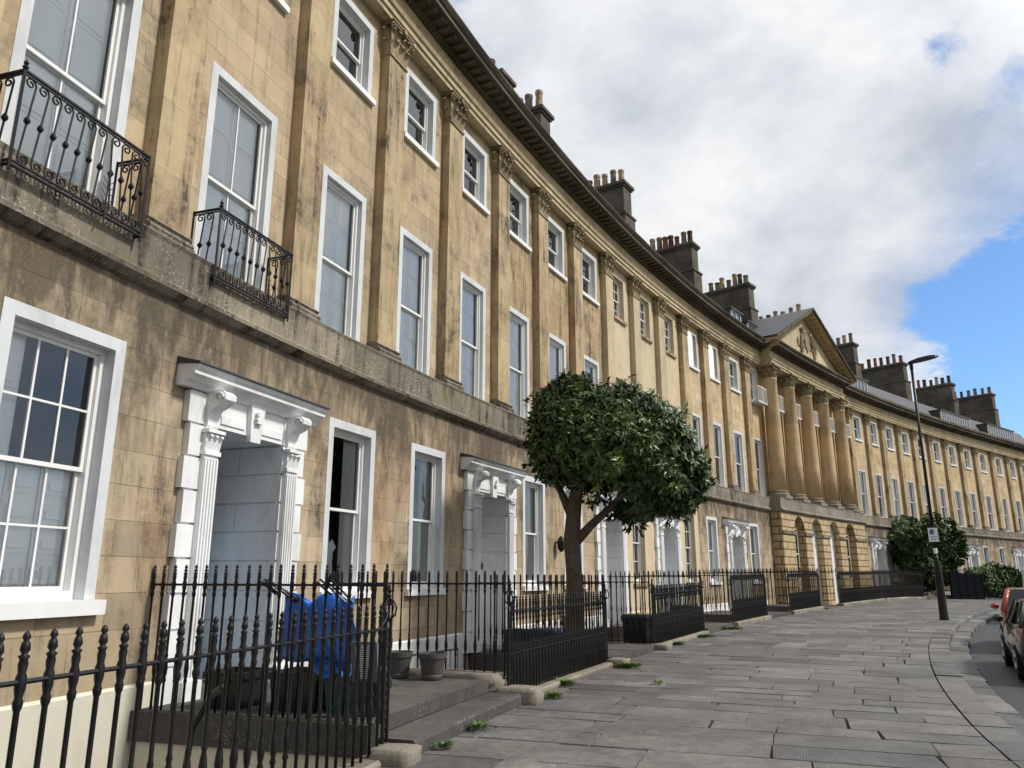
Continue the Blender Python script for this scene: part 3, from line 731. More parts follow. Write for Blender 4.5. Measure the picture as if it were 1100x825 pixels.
mul = dict(bd=.02, tb=.02, surround=False, cols=3, ru=2, rl=2, dp=.18, sill='stone', sh=.1)
w11 = dict()
POTS = ['pot_buff', 'pot_grey', 'pot_red', 'pot_dark']
hA = house(0, NL[0:4], 'nearest stone house on the left, with two scrolled iron balconies', 2, M['wall'], M['gf'],
      specs={0: dict(w=1.44, g=dict(cols=3, ru=2, rl=2, inside='low'), f=dict(cols=2, inside='shut')), 1: dict(w=1.46, gw=1.44, g=dict(cols=3, ru=2, rl=2, inside='low', z1=4.0, sh=.14, sp=.1), f=dict(cols=2, ru=1, rl=1, inside='shut', dp=.13, z1=8.45), s=dict(inside=None)), 2: dict(w=1.46, f=dict(cols=2, inside='shut', z1=8.45))},
      door_mat=M['bluedoor'], gables=(True, False), stacks=())
balcony(hA, -6.52, 1.58, .34, -.10, 5.14, 6.08); balcony(hA, -3.70, 1.54, .31, -.10, 5.14, 6.08)
hB = house(1, NL[3:7], 'second house from the left, with a small black number plate inside its doorcase', 2, M['wall'], M['gf'],
      specs={0: dict(w=1.34, g=dict(inside='curtain'), f=dict(inside='shut', mid=.5), s=dict(inside=None)), 1: dict(w=1.3, g=dict(inside='curtain'), f=dict(inside='shut')), 2: dict(w=1.3, f=dict(inside='shut'))}, plat=.14, stacks=())
hC = house(2, NL[6:10], 'third house from the left, streaked brown upper wall, behind the clipped evergreen tree', 2, M['wall_b'], M['gf'],
      specs={0: dict(w=1.3, g=dict(inside='curtain'), f=dict(inside='shut')), 1: dict(w=1.28, g=dict(inside='open'), f=dict(inside='shut')), 2: dict(w=1.28, f=dict(inside='shut'))}, plat=.2,
      stacks=[(10.35, 18.75, 1, -2.6, -3.5, .75, ['pot_dark'])])
hD = house(3, NL[9:13], 'smooth cream painted house with unpainted stone reveals and small-paned windows', 1, M['cream'], M['cream'], cream=True,
      specs={k: dict(w=1.12, g=dict(mul, inside=None), f=dict(mul, ru=3, rl=3, z0=5.9, z1=8.25), s=dict(mul)) for k in range(3)}, plat=.25,
      stacks=[(12.95, 18.85, 5, -2.4, -4.7, .74, ['pot_buff', 'pot_grey', 'pot_dark', 'pot_grey'])])
hE = house(4, NL[12:16], 'ochre house just left of the columned centre, with a dark plaque by its door', 1, M['wall_c'], M['gf'],
      specs={0: dict(w=1.24, g=dict(inside='blind', bl=0.1), s=dict(bd=.06, inside='blind', bl=.0)), 1: dict(w=1.24, s=dict(bd=.06, inside='blind', bl=0.)), 2: dict(w=1.24, g=dict(inside='curtain'), s=dict(inside='open'))}, plat=.3,
      stacks=[(20.5, 19.35, 6, -2.4, -5.05, .8, ['pot_buff', 'pot_grey', 'pot_buff', 'pot_buff', 'pot_grey'])])
# ------------------------------------------------------------------ central pavilion
def rustic_mat():
    m, nt, b, out = newmat('rusticated_arcade_stone'); T = NT(nt); uv = T.uv()
    br = T.n('ShaderNodeTexBrick'); T.l(uv, br.inputs['Vector']); br.offset = .5
    br.inputs['Scale'].default_value = 1; br.inputs['Brick Width'].default_value = .95; br.inputs['Row Height'].default_value = .36; br.inputs['Mortar Size'].default_value = .03; br.inputs['Mortar Smooth'].default_value = .2
    br.inputs['Color1'].default_value = (.56, .43, .25, 1); br.inputs['Color2'].default_value = (.46, .34, .19, 1); br.inputs['Mortar'].default_value = (.16, .10, .05, 1)
    c = T.mix(1., br.outputs['Color'], T.ramp(T.noise(uv, 1.7, 5, .7), [(.3, .75), (.7, 1.1)]), 'MULTIPLY')
    T.l(c, b.inputs['Base Color']); b.inputs['Roughness'].default_value = .9
    T.l(T.bump(T.math('SUBTRACT', T.noise(uv, 20, 4), T.math('MULTIPLY', br.outputs['Fac'], 3.)), .8, .03), b.inputs['Normal']); return m
M['arcade'] = rustic_mat()
c = W((36, 0, 0))
PV = thing('central_pavilion', 'columned centre of the terrace, with five columns, carved pediment and rusticated arcade', 'building', (c.x, c.y, 0))
CC = [30.55, 33.2, 35.85, 38.5, 41.15]; BC = [29.5, 31.9, 34.5, 37.2, 39.8, 42.5]
OF = .45; GP = GO + .5
ops = [];
for k, sc in enumerate(BC):
    w = 1.2 if 0 < k < 5 else 1.1
    ops += [(sc - w / 2 + .08, sc + w / 2 - .08, 5.38, 8.3, .2), (sc - w / 2 + .08, sc + w / 2 - .08, 10.3, 12.0, .2)]
mb = MB(W); wall_zone(mb, 27.9, 43.64, UO, 5.3, 12.4, ops, 0, 1, 2)
A0, A1 = 29.35, 42.35
wall_zone(mb, 27.9, A0, GO, -2.45, 4.7, [], 3); wall_zone(mb, A1, 43.64, GO, -2.45, 4.7, [(42.62, 43.2, 1.38, 3.9)], 3, 1, 2)
mb.build('wall', [M['column'], M['greywhite'], M['dark'], M['gf']], PV)
for k, sc in enumerate(BC):
    w = 1.2 if 0 < k < 5 else 1.1
    window(PV, sc, w, 5.38, 8.38, UO, dict(bd=.08, sill=None, inside=('half', 'open')[k % 2]))
    wn, _ = window(PV, sc, w, 10.3, 12.08, UO, dict(bd=.08, inside='blind', bl=.45, sill='white'))
    mb = MB(W); a, b, z0, z1 = sc - .62, sc + .62, 10.18, 10.95
    for z in (z0, z1): mb.box(a, b, UO + .42, UO + .45, z, z + .05); mb.box(a, a + .04, UO, UO + .42, z, z + .05); mb.box(b - .04, b, UO, UO + .42, z, z + .05)
    for i in range(9): x = a + (b - a - .04) * i / 8; mb.box(x, x + .03, UO + .425, UO + .445, z0 + .05, z1)
    mb.box(a, b, UO + .01, UO + .45, z0 - .04, z0 - .002)
    mb.build('balcony', M['greywhite'], PV)
window(PV, 42.91, .74, 1.38, 3.98, GO, dict(bd=.08, inside='curtain'))
# arcade
arches = [31.9, 34.5, 37.2, 39.8]; hw = .8; zs = 3.78
mb = MB(W)
edges = [A0] + [v for a_ in arches for v in (a_ - hw, a_ + hw)] + [A1]
for a, b in zip(edges[::2], edges[1::2]): mb.quad((a, GP, -2.4), (b, GP, -2.4), (b, GP, 4.7), (a, GP, 4.7)); 
for ac in arches:
    N = 10; pts = [(ac - hw * math.cos(math.pi * k / N), zs + hw * math.sin(math.pi * k / N)) for k in range(N + 1)]
    for p, q in zip(pts, pts[1:]):
        mb.quad((p[0], GP, p[1]), (q[0], GP, q[1]), (q[0], GP, 4.7), (p[0], GP, 4.7)); mb.quad((p[0], GP, p[1]), (q[0], GP, q[1]), (q[0], GP - .55, q[1]), (p[0], GP - .55, p[1]))
    for sg in (-1, 1): x = ac + sg * hw; mb.quad((x, GP, .1), (x, GP - .55, .1), (x, GP - .55, zs), (x, GP, zs))
mb.quad((A0, GO, -2.4), (A0, GP, -2.4), (A0, GP, 4.7), (A0, GO, 4.7)); mb.quad((A1, GO, -2.4), (A1, GP, -2.4), (A1, GP, 4.7), (A1, GO, 4.7))
mb.build('arcade', M['arcade'], PV)
mb = MB(W)
pass
for a, b in zip(edges[::2], edges[1::2]): mb = MB(W); mb.box(a - .04, b + .04, GP, GP + .06, 3.62, 3.78); mb.build('impost', M['soot'], PV)
for k, ac in enumerate(arches):
    N = 10; pts = [(ac - hw * math.cos(math.pi * j / N), zs + hw * math.sin(math.pi * j / N)) for j in range(N + 1)]
    mb = MB(W); q = [(ac - hw, .1)] + pts + [(ac + hw, .1)]
    prism(mb, q, GP - .55, GP - .36)
    wn = mb.build('blind_arch', M['white'] if k in (1, 2) else M['column'], PV)
    if k in (0, 3):
        mb = MB(W); mb.box(ac - .45, ac + .45, GP - .36, GP - .34, 1.5, 3.9); mb.build('pane', M['carglass'], wn)
        mb = MB(W)
        for x in (ac - .48, ac - .02, ac + .44): mb.box(x, x + .04, GP - .36, GP - .32, 1.46, 3.94)
        for z in (1.44, 2.68, 3.92): mb.box(ac - .48, ac + .48, GP - .36, GP - .325, z, z + .05)
        mb.build('frame', M['frame'], wn)
mb = MB(W)
e5 = GP - GO
mb.sweep([(UO, 4.66), (GP + .06, 4.68), (GP + .13, 4.74), (GP + .14, 4.79), (GP + .03, 4.86), (GP + .04, 5.28), (GP + .06, 5.33), (GP + .02, 5.36), (UO, 5.36)], frange(A0 - .05, A1 + .05, 1.2))
for a, b in ((27.9, A0 - .06), (A1 + .06, 43.64)):
    mb.sweep([(GO, 4.66), (GO + .06, 4.68), (GO + .13, 4.74), (GO + .14, 4.79), (GO + .03, 4.86), (GO + .04, 5.28), (GO + .06, 5.33), (GO + .02, 5.36), (UO, 5.36)], frange(a, b, 1.2))
mb.build('ledge', M['plinth'], PV)
pilaster(PV, 27.9)
# columns
for cc in CC:
    o = .30; mb = MB(W); mb.lathe(cc, o, [(.40, 5.78), (.40, 7.5), (.375, 9.5), (.34, 11.55), (.36, 11.57), (.36, 11.62)], 20)
    col = mb.build('column', M['column'], PV, smooth=True)
    mb = MB(W); mb.box(cc - .5, cc + .5, UO, o + .5, 5.36, 5.52); mb.lathe(cc, o, [(.5, 5.52), (.52, 5.58), (.49, 5.64), (.43, 5.66), (.43, 5.70), (.46, 5.73), (.44, 5.77), (.40, 5.79)], 20); mb.build('base', M['plinth'], col)
    mb = MB(W); mb.lathe(cc, o, [(.33, 11.62), (.34, 12.1), (.4, 12.22)], 14)
    for row, (zz, hh, out, n, ph) in enumerate(((11.62, .26, .12, 8, 0), (11.78, .32, .16, 8, .5))):
        for k in range(n):
            t = 2 * math.pi * (k + ph) / n
            if math.sin(t) > -.75: leafstrip(mb, cc + .33 * math.cos(t), o + .33 * math.sin(t), zz, .23, hh, out, (math.cos(t), math.sin(t)))
    for sx in (-1, 1):
        mb.tube([(cc + sx * (.43 + .07 * math.cos(t)), o + .40, 12.13 + .08 * math.sin(t)) for t in [k * .7 for k in range(10)]], .03, 4)
        mb.tube([(cc + sx * .43, o - .3 + .07 * math.cos(t), 12.13 + .08 * math.sin(t)) for t in [k * .7 for k in range(10)]], .03, 4)
    mb.box(cc - .5, cc + .5, UO, o + .48, 12.23, 12.319); mb.build('capital', M['capital'], col)
# entablature: side runs and the stepped-out centre
E0, E1 = CC[0] - .42, CC[-1] + .42
entablature(PV, 27.9, E0 - .003); entablature(PV, E0, E1, OF + .08); entablature(PV, E1 + .003, 43.64)
# pediment
PE0, PE1 = E0 - .62, E1 + .62; pm = (PE0 + PE1) / 2; OFF = OF + .08
apex = 16.75; zb = 13.60; rs = (apex - zb) / (pm - PE0)
mb = MB(W); prism(mb, [(PE0 + .5, zb - .1), (PE1 - .5, zb - .1), (pm, apex - .55)], UO, OFF + .05); tym = mb.build('pediment', M['frieze'], PV)
mb = MB(W)
for sg, x0 in ((1, PE0), (-1, PE1)):
    def rk(t, z): return (x0 + (pm - x0) * t, zb + (apex - zb) * t + z)
    for (oo, zz0, zz1, mi) in ((OFF + .74, -.06, .05, 1), (OFF + .62, -.17, -.06, 0), (OFF + .22, -.30, -.17, 0)):
        prism(mb, [rk(0, zz0), rk(1, zz0), rk(1, zz1), rk(0, zz1)], UO, oo, mi)
    n = 17
    for k in range(1, n): t0 = k / n; t1 = t0 + .022; prism(mb, [rk(t0, -.27), rk(t1, -.27), rk(t1, -.175), rk(t0, -.175)], OFF + .2, OFF + .55, 0)
mb.build('raking_cornice', [M['column'], M['cornice']], tym)
mb = MB(W); rr = random.Random(5); cz = 14.75
def blob(s, z, r, st=1.): mb.lathe(s, OFF + .07, [(0.001, z - r * st), (r * .8, z - r * .55 * st), (r, z), (r * .7, z + r * .6 * st), (.001, z + r * st)], 7, 0, 1, .8)
prism(mb, [(pm - .38, cz + .45), (pm + .38, cz + .45), (pm + .34, cz - .2), (pm, cz - .62), (pm - .34, cz - .2)], OFF + .05, OFF + .2)
for sg in (-1, 1):
    mb.tube([(pm + sg * x, OFF + .14, cz + z) for x, z in ((1.0, -.75), (.95, -.2), (.75, .2), (.6, .55), (.75, .8))], [.13, .16, .17, .13, .1], 6)
    mb.tube([(pm + sg * x, OFF + .14, cz + z) for x, z in ((.9, .1), (.55, .05), (.42, .2))], .06, 5); mb.tube([(pm + sg * x, OFF + .14, cz + z) for x, z in ((.95, -.2), (.6, -.35), (.42, -.3))], .06, 5)
    mb.tube([(pm + sg * x, OFF + .14, cz + z) for x, z in ((1.05, -.5), (1.4, -.4), (1.45, -.05), (1.25, .1))], .05, 5)
for _ in range(26): blob(pm + rr.uniform(-1.3, 1.3), cz - .72 + rr.uniform(-.08, .1), rr.uniform(.07, .14))
for _ in range(10): blob(pm + rr.uniform(-.3, .3), cz + .62 + rr.uniform(-.08, .3), rr.uniform(.06, .12))
mb.build('carved_arms', M['capital'], tym)
mb = MB(W)
for x0, x1 in ((PE0 - .05, pm), (pm, PE1 + .05)):
    za, zb_ = (zb + .06, apex + .08) if x1 == pm else (apex + .08, zb + .06)
    mb.add([(x0, OFF + .74, za), (x1, OFF + .74, zb_), (x1, -6.5, zb_), (x0, -6.5, za)], [(0, 1, 2, 3)])
mb.build('pediment_roof', M['slate'], PV)
roof(PV, 27.9, 43.64)
stack(PV, 28.25, 19.25, 7, -2.4, -5.1, .74, ['pot_buff', 'pot_grey', 'pot_red', 'pot_dark', 'pot_red', 'pot_grey', 'pot_dark'])
stack(PV, 36.1, 19.35, 7, -2.5, -5.4, .74, ['pot_grey', 'pot_grey', 'pot_buff', 'pot_grey', 'pot_buff', 'pot_dark', 'pot_grey'])
dormer(PV, 29.3, 30.6, 14.35, 15.45, cols=2); dormer(PV, 31.5, 33.4, 14.3, 15.3, cols=2)
mb = MB(W); pass
FD = dict(inside='half')
def far_specs(pat): return {k: dict(w=1.2, g=dict(inside='curtain', bd=.08), f=dict(inside=pat[k % len(pat)], bd=.07), s=dict(inside=pat[(k + 1) % len(pat)], bd=.08)) for k in range(4)}
hG = house(5, NR[0:4], 'ochre house right of the columned centre, its white doorcase in the first bay', 0, M['wall_c'], M['gf'], specs=far_specs(('open', 'half', 'shut')), plat=.4,
      stacks=[(43.98, 19.3, 7, -2.5, -6.4, .8, ['pot_buff', 'pot_grey', 'pot_dark', 'pot_grey', 'pot_buff', 'pot_grey', 'pot_buff'])], dorms=[(46.7, 50.3, 14.2, 15.35, -1.05, 6)])
hH = house(6, NR[3:7], 'ochre house partly hidden by the big round evergreen shrub', 0, M['wall_c'], M['gf'], specs=far_specs(('half', 'open', 'half')), plat=.4,
      stacks=[(52.6, 19.2, 5, -2.5, -5.0, .74, ['pot_dark', 'pot_grey', 'pot_grey', 'pot_buff', 'pot_grey'])])
hI = house(7, NR[6:10], 'far ochre house with a long glazed dormer, above the low hedge', 0, M['wall_c'], M['gf'], specs=far_specs(('open', 'open', 'half')), plat=.3,
      stacks=[(61.6, 19.3, 7, -2.4, -6.2, .74, ['pot_red', 'pot_dark', 'pot_red', 'pot_dark', 'pot_dark', 'pot_grey', 'pot_red'])], dorms=[(64.2, 70.2, 14.1, 15.25, -1.05, 11)])
hJ = house(8, NR[9:15], 'farthest house at the right edge, with a long glazed dormer and a white doorcase', 0, M['wall_c'], M['gf'], specs=far_specs(('open', 'half', 'open')), plat=.2, gables=(False, True),
      stacks=[(71.5, 19.1, 6, -2.4, -5.6, .74, ['pot_red', 'pot_dark', 'pot_dark', 'pot_buff', 'pot_dark', 'pot_dark']), (81.4, 19.6, 6, -2.4, -6.2, .74, ['pot_red', 'pot_dark', 'pot_grey', 'pot_grey', 'pot_grey', 'pot_red'])], dorms=[(74.6, 81.0, 14.2, 15.35, -1.05, 11)])
# small facade fittings
x = (2.52 + PW + 5.05) / 2 + .78
mb = MB(W); mb.box(x - .035, x - .005, GO - .80, GO - .50, 1.75, 1.88); mb.build('number_plate', M['blackplastic'], hB)
mb = MB(W); sL = 7.86; mb.box(sL - .03, sL + .03, GO, GO + .12, 2.42, 2.46); mb.lathe(sL, GO + .16, [(.02, 2.60), (.08, 2.54), (.11, 2.46), (.10, 2.3), (.05, 2.22), (.02, 2.2)], 8); mb.build('wall_lantern', M['iron'], hC)
mb = MB(W); mb.box(25.35, 25.75, GO, GO + .03, 2.35, 2.85); mb.build('plaque', M['plaque'], hE)
for k, (a, b) in enumerate(((20.15, 22.6), (22.6, 25.15))):
    sc = (a + PW + b) / 2; mb = MB(W); N = 8
    # arched white outer shutter leaf folded back beside the top window
    w2 = .32; c0 = sc - .30; pts = [(c0 - w2, 10.44)] + [(c0 - w2 * math.cos(math.pi * j / N), 11.72 + .22 * math.sin(math.pi * j / N)) for j in range(N + 1)] + [(c0 + w2, 10.44)]
    prism(mb, pts, UO + .02, UO + .06); mb.build('shutter', M['shutter'], hE)
# ------------------------------------------------------------------ railings
def bar_mesh(h, rail, simple=False, thick=1.):
    mb = MB(); t = thick
    if simple:
        mb.lathe(0, 0, [(.012, 0), (.012, rail - .02), (.02, rail), (.012, rail + .03), (.017, rail + .12), (.003, h)], 5)
    else:
        pr = [(.013, 0), (.013, .26), (.021, .28), (.014, .31), (.020, .34), (.026, .40), (.020, .46), (.013, .50), (.018, .52), (.0125, .55), (.0125, rail - .13),
              (.019, rail - .11), (.021, rail - .09), (.015, rail - .07), (.022, rail - .03), (.022, rail + .02), (.016, rail + .04), (.020, rail + .08), (.016, rail + .10), (.024, rail + .115), (.011, rail + .125), (.021, rail + .145), (.017, h - .055), (.010, h - .045), (.017, h - .028), (.012, h - .012), (.002, h)]
        pr = [(r * t, z) for r, z in pr]; mb.lathe(0, 0, pr, 8)
    me_o = mb.build('baluster', M['iron']); me = me_o.data; bpy.data.objects.remove(me_o)
    for p in me.polygons: p.use_smooth = not simple
    return me
def dog_mesh(h):
    mb = MB(); mb.lathe(0, 0, [(.009, 0), (.009, .2), (.016, .23), (.009, .27), (.009, h - .12), (.016, h - .10), (.010, h - .085), (.017, h - .05), (.008, h - .03), (.001, h)], 6)
    me_o = mb.build('dog_bar', M['iron']); me = me_o.data; bpy.data.objects.remove(me_o); return me
_meshes = {}
def get(fn, *a):
    k = (fn.__name__,) + a
    if k not in _meshes: _meshes[k] = fn(*a)
    return _meshes[k]
def railing(label, pts, zb, h, rail, sp=.115, near=True, dog=False, plinth=None, thick=1., ends=(0, 0), group='iron railings along the terrace', bottom=None, gs=True, curve=None):
    """pts: two (s,o) ends; zb: base height above the street; ends: 1 puts an ornate post there"""
    (sa, oa), (sb, ob) = pts; zg = (lambda s: g(s)) if gs else (lambda s: 0)
    c = W((sa, oa, 0)); H = thing('railing', label, 'railing', (c.x, c.y, zb), group)
    L = (W((sb, ob, 0)) - W((sa, oa, 0))).length; n = max(2, int(L / sp)); org = Vector(H['_o'])
    def P(t, z): s = sa + (sb - sa) * t; return (s, oa + (ob - oa) * t, zb + zg(s) + z)
    mb = MB(W); rails = [rail] + ([.52] if dog else []) + ([bottom] if bottom else [])
    pt = frange(0, 1, 1 / max(1, int(L / .8)))
    for r in rails:
        rp = []
        for t in pt:
            z = r
            rp.append(P(t, z))
        mb.tube(rp, .0135 if r == rail else .010, 6); mb.build('rail', M['iron'], H); mb = MB(W)
    if curve:   # (end, dz): rail sweeps up or down to the post
        e, dz = curve; t0 = 1 if e else 0; dt = -.16 / L * (1 if e else -1) * 1.6
        mb.tube([(P(t0 + dt * (1 - k / 5), rail + dz * (k / 5) ** 2)) for k in range(6)], .013, 6); mb.build('rail', M['iron'], H)
    if plinth:
        pw, ph = plinth; mb = MB(W); fr_ = frange(sa, sb, 1.0) if abs(sb - sa) > .5 else None
        if fr_:
            for a, b in zip(fr_, fr_[1:]):
                e = U(-.012, .012); a1, b1 = a + .004, b - .004; z0_ = zg(a) - .1; za, zc = zb + zg(a), zb + zg(b); o0, o1 = oa - pw * .45, oa + pw * .55 + e
                mb.add([(a1, o0, z0_), (b1, o0, z0_), (b1, o1, z0_), (a1, o1, z0_), (a1, o0, za), (b1, o0, zc), (b1, o1 - .03, zc), (a1, o1 - .03, za), (b1, o1, zc - .03), (a1, o1, za - .03)],
                       [(4, 5, 6, 7), (7, 6, 8, 9), (9, 8, 2, 3), (0, 1, 5, 4), (1, 2, 8, 6, 5), (3, 0, 4, 7, 9)])
        else:
            mb.box(sa - pw / 2, sa + pw / 2, min(oa, ob), max(oa, ob), zb - ph, zb - .001)
        mb.build('plinth', M['plinth'], H)
    if near:
        me = get(bar_mesh, h, rail, False, thick); dm = get(dog_mesh, .66) if dog else None
        for k in range(n + 1):
            t = k / n
            if (ends[0] and k == 0) or (ends[1] and k == n): continue
            s_, o_, z_ = P(t, 0); o = bpy.data.objects.new('baluster', me); COL.objects.link(o); o.parent = H; o.location = W((s_, o_, z_)) - org
            o.rotation_euler = (U(-.006, .006), U(-.006, .006), U(0, 6))
            if dm and k < n:
                s_, o_, z_ = P((k + .5) / n, 0); o = bpy.data.objects.new('dog_bar', dm); COL.objects.link(o); o.parent = H; o.location = W((s_, o_, z_)) - org
    else:
        mb = MB(W)
        for k in range(n + 1):
            s_, o_, z_ = P(k / n, 0)
            hh = h; mb.lathe(s_, o_, [(.012, z_), (.012, z_ + .3), (.022, z_ + .38), (.012, z_ + .48), (.012, z_ + rail - .04), (.022, z_ + rail), (.018, z_ + rail + .1), (.002, z_ + hh)], 4)
            if dog and k < n:
                s_, o_, z_ = P((k + .5) / n, 0); mb.lathe(s_, o_, [(.011, z_), (.011, z_ + .5), (.017, z_ + .58), (.002, z_ + .66)], 4)
        mb.build('bars', M['iron'], H)
    for k, e in enumerate(ends):
        if e: post(H, *P(k, 0), h=e)
    return H
def post(H, s, o, z, h=1.45):
    mb = MB(W); w = .05
    for x in (-w, w): mb.box(s + x - .012, s + x + .012, o - .012, o + .012, z, z + h - .32)
    k = 0; zz = z + .06
    while zz < z + h - .42:
        r = .032; mb.tube([(s + (w - .03) * math.cos(t) * .9, o + .004 * math.sin(t * 3), zz + .04 + .04 * math.sin(t)) for t in [i * math.pi / 4 for i in range(9)]], .008, 4); zz += .078
    # lyre top with finial
    for x in (-1, 1):
        mb.tube([(s + x * q, o, z + h - .32 + r) for q, r in ((.05, 0), (.085, .05), (.09, .11), (.06, .17), (.025, .19), (.03, .15), (.05, .14))], .012, 5)
        mb.tube([(s, o + x * q, z + h - .32 + r) for q, r in ((.012, 0), (.07, .05), (.08, .11), (.05, .17), (.02, .19))], .010, 5)
    mb.lathe(s, o, [(.013, z + h - .34), (.013, z + h - .12), (.03, z + h - .10), (.012, z + h - .08), (.024, z + h - .05), (.014, z + h - .03), (.002, z + h + .03)], 8)
    mb.build('post', M['iron'], H)

RO = 3.05
# bridges over the basement area: platform, steps, side walls
def bridge(label, a, b, z, steps, near=True):
    c = W(((a + b) / 2, RO, 0)); H = thing('entrance_bridge', label, 'steps', (c.x, c.y, g(a)), 'stone door platforms across the basement area')
    mb = MB(W); gz = g((a + b) / 2)
    e = 2.86 if steps else 3.12
    n = 4
    for i in range(n):
        o0, o1 = GO + .002 + (e - GO) * i / n, GO + (e - GO) * (i + 1) / n - .006
        for (p, q) in ((a + .14, (a + b) / 2 - .003), ((a + b) / 2 + .003, b - .14)): mb.box(p, q, o0, o1, z - .14, z + U(-.004, .004))
    mb.build('platform', M['slab'], H)
    for p in (a, b): mb = MB(W); mb.box(p - .14, p + .135, GO + .04, 2.93, z - .28, z); mb.build('edge_slab', M['slab'], H)
    for p in (a - .1, b + .0): mb = MB(W); mb.box(p, p + .1, GO + .04, 2.9, -2.44, z - .285); mb.build('side_wall', M['limewash'] if z == .28 else M['rubble'], H)
    for i in range(steps):
        zz = gz + (z - gz) * (steps - i) / (steps + 1); o0 = 2.868 + .42 * i if i else 2.868; mb = MB(W)
        mid = a + (b - a) * .55
        for p, q in ((a + .1, mid - .004), (mid + .004, b - .12)):
            mb.add([(p, o0, gz - .05), (q, o0, gz - .05), (q, o0 + .44, gz - .05), (p, o0 + .44, gz - .05), (p, o0, zz), (q, o0, zz), (q, o0 + .41, zz - .004), (p, o0 + .41, zz - .004), (q, o0 + .44, zz - .035), (p, o0 + .44, zz - .035)],
                   [(4, 5, 6, 7), (7, 6, 8, 9), (9, 8, 2, 3), (0, 1, 5, 4), (1, 2, 8, 6, 5), (3, 0, 4, 7, 9)])
        mb.build('step', M['slab'], H)
    return H
doors = [((NL[2] + PW + NL[3]) / 2, .28), ((NL[5] + PW + NL[6]) / 2, .14), ((NL[8] + PW + NL[9]) / 2, .2), ((NL[10] + PW + NL[11]) / 2, .25), ((NL[13] + PW + NL[14]) / 2, .3)]
BR = [(-4.86, -1.3, .28, 1), (3.45, 6.7, .14, 0), (11.3, 14.4, .22, 0), (18.7, 21.8, .27, 0), (26.4, 29.4, .33, 1), (44.2, 47.4, .42, 1), (53.2, 56.2, .3, 1), (62.2, 65.2, .1, 1), (71.4, 75.0, 0.02, 1)]
BL = ['stone platform with two dark steps at the nearest door, holding bins and plant pots', 'low stone platform at the second white doorcase, beside the clipped tree', 'third stone door platform, in front of the smooth cream house edge',
      'fourth door platform, in front of the cream painted house', 'fifth door platform, left of the columned centre', 'door platform right of the columned centre', 'door platform behind the big round shrub', 'far door platform behind the low hedge', 'farthest door platform near the right edge']
for k, (a, b, z, st) in enumerate(BR): bridge(BL[k], a, b, z, st)
# rounded rough stones at the step ends
def rough_stone(name, label, s0, s1, o0, o1, z0, z1, seed, mat='plinth'):
    rr = random.Random(seed); import bmesh
    me = bpy.data.meshes.new(name); bm = bmesh.new(); bmesh.ops.create_cube(bm, size=1); bmesh.ops.subdivide_edges(bm, edges=bm.edges[:], cuts=4, use_grid_fill=True)
    c = Vector(((s0 + s1) / 2, (o0 + o1) / 2, (z0 + z1) / 2)); d = Vector((s1 - s0, o1 - o0, z1 - z0)); wc = W(c); wc.z = z0
    for v in bm.verts:
        p = v.co.copy(); n = p.normalized() * .62; q = p.lerp(n, .35) + Vector([rr.uniform(-.03, .03) for _ in range(3)])
        v.co = W((c.x + q.x * d.x, c.y + q.y * d.y, c.z + q.z * d.z)) - wc
    bm.to_mesh(me); bm.free(); me.materials.append(M[mat]); me.uv_layers.new(name='UVMap')
    for p in me.polygons: p.use_smooth = True
    o = bpy.data.objects.new(name, me); COL.objects.link(o); o.location = wc; tag(o, label, 'kerb stone'); return o
rough_stone('kerb_stone', 'rough pale rounded stone at the foot of the nearest ornate railing post', -5.22, -4.84, 3.02, 3.42, -.06, .13, 1)
rough_stone('kerb_stone', 'long worn pale coping stone beside the two dark steps, right of the plant pots', -1.52, -1.1, 1.25, 2.95, .1, .36, 2)
rough_stone('kerb_stone', 'short rounded pale stone ending at the pavement below the second ornate post', -1.5, -1.12, 2.9, 3.5, -.06, .20, 3)
rough_stone('kerb_stone', 'small whitish lump of stone at the right end of the second railing', 3.35, 3.75, 3.05, 3.42, -.05, .13, 4)
rough_stone('kerb_stone', 'small whitish stone at the left end of the third railing', 6.55, 6.95, 3.05, 3.4, -.0, .16, 5)

# front runs and returns
railing('nearest front railing, running out of the picture at the bottom left', [(-11.2, RO), (-4.90, RO)], .05, 1.30, 1.07, .15, True, False, (.24, .1), 1.12, (0, 1.47), curve=(1, .17))
railing('railing left of the nearest door, from wall to first ornate post, carrying the blue bag', [(-4.86, GO + .03), (-4.86, RO - .06)], .28, 1.44, 1.235, .125, True, False, None, 1., gs=False)
railing('railing to the right of the nearest door platform, behind the two plant pots', [(-1.3, GO + .03), (-1.3, RO - .06)], .28, 1.40, 1.22, .14, True, False, None, .95, gs=False)
railing('front railing of doubled bars between the two nearest ornate scrolled posts', [(-1.25, RO), (3.40, RO)], .07, 1.27, 1.06, .13, True, True, (.28, .12), .95, (1.47, 1.42), curve=(0, .14))
railing('railing from wall to pavement just left of the second door, passing the tree', [(3.45, GO + .03), (3.45, RO - .06)], .14, 1.50, 1.33, .13, True, False, None, .95, gs=False)
railing('widely spaced railing right of the second door platform', [(6.7, GO + .03), (6.7, RO - .06)], .14, 1.5, 1.33, .15, True, False, None, .95, gs=False, bottom=.06)
railing('front railing of doubled bars in front of the streaked brown house', [(6.75, RO), (11.25, RO)], .09, 1.27, 1.07, .115, True, True, (.28, .12), .95, (1.42, 1.42))
railing('railing running out from the wall left of the third door', [(11.3, GO + .03), (11.3, RO - .06)], .22, 1.46, 1.28, .14, False)
railing('railing running out from the wall right of the third door', [(14.4, GO + .03), (14.4, RO - .06)], .22, 1.46, 1.28, .14, False)
railing('front railing before the windows of the cream painted house', [(14.45, RO), (18.65, RO)], .12, 1.46, 1.26, .12, False, True, (.28, .12), 1, (1.4, 1.4))
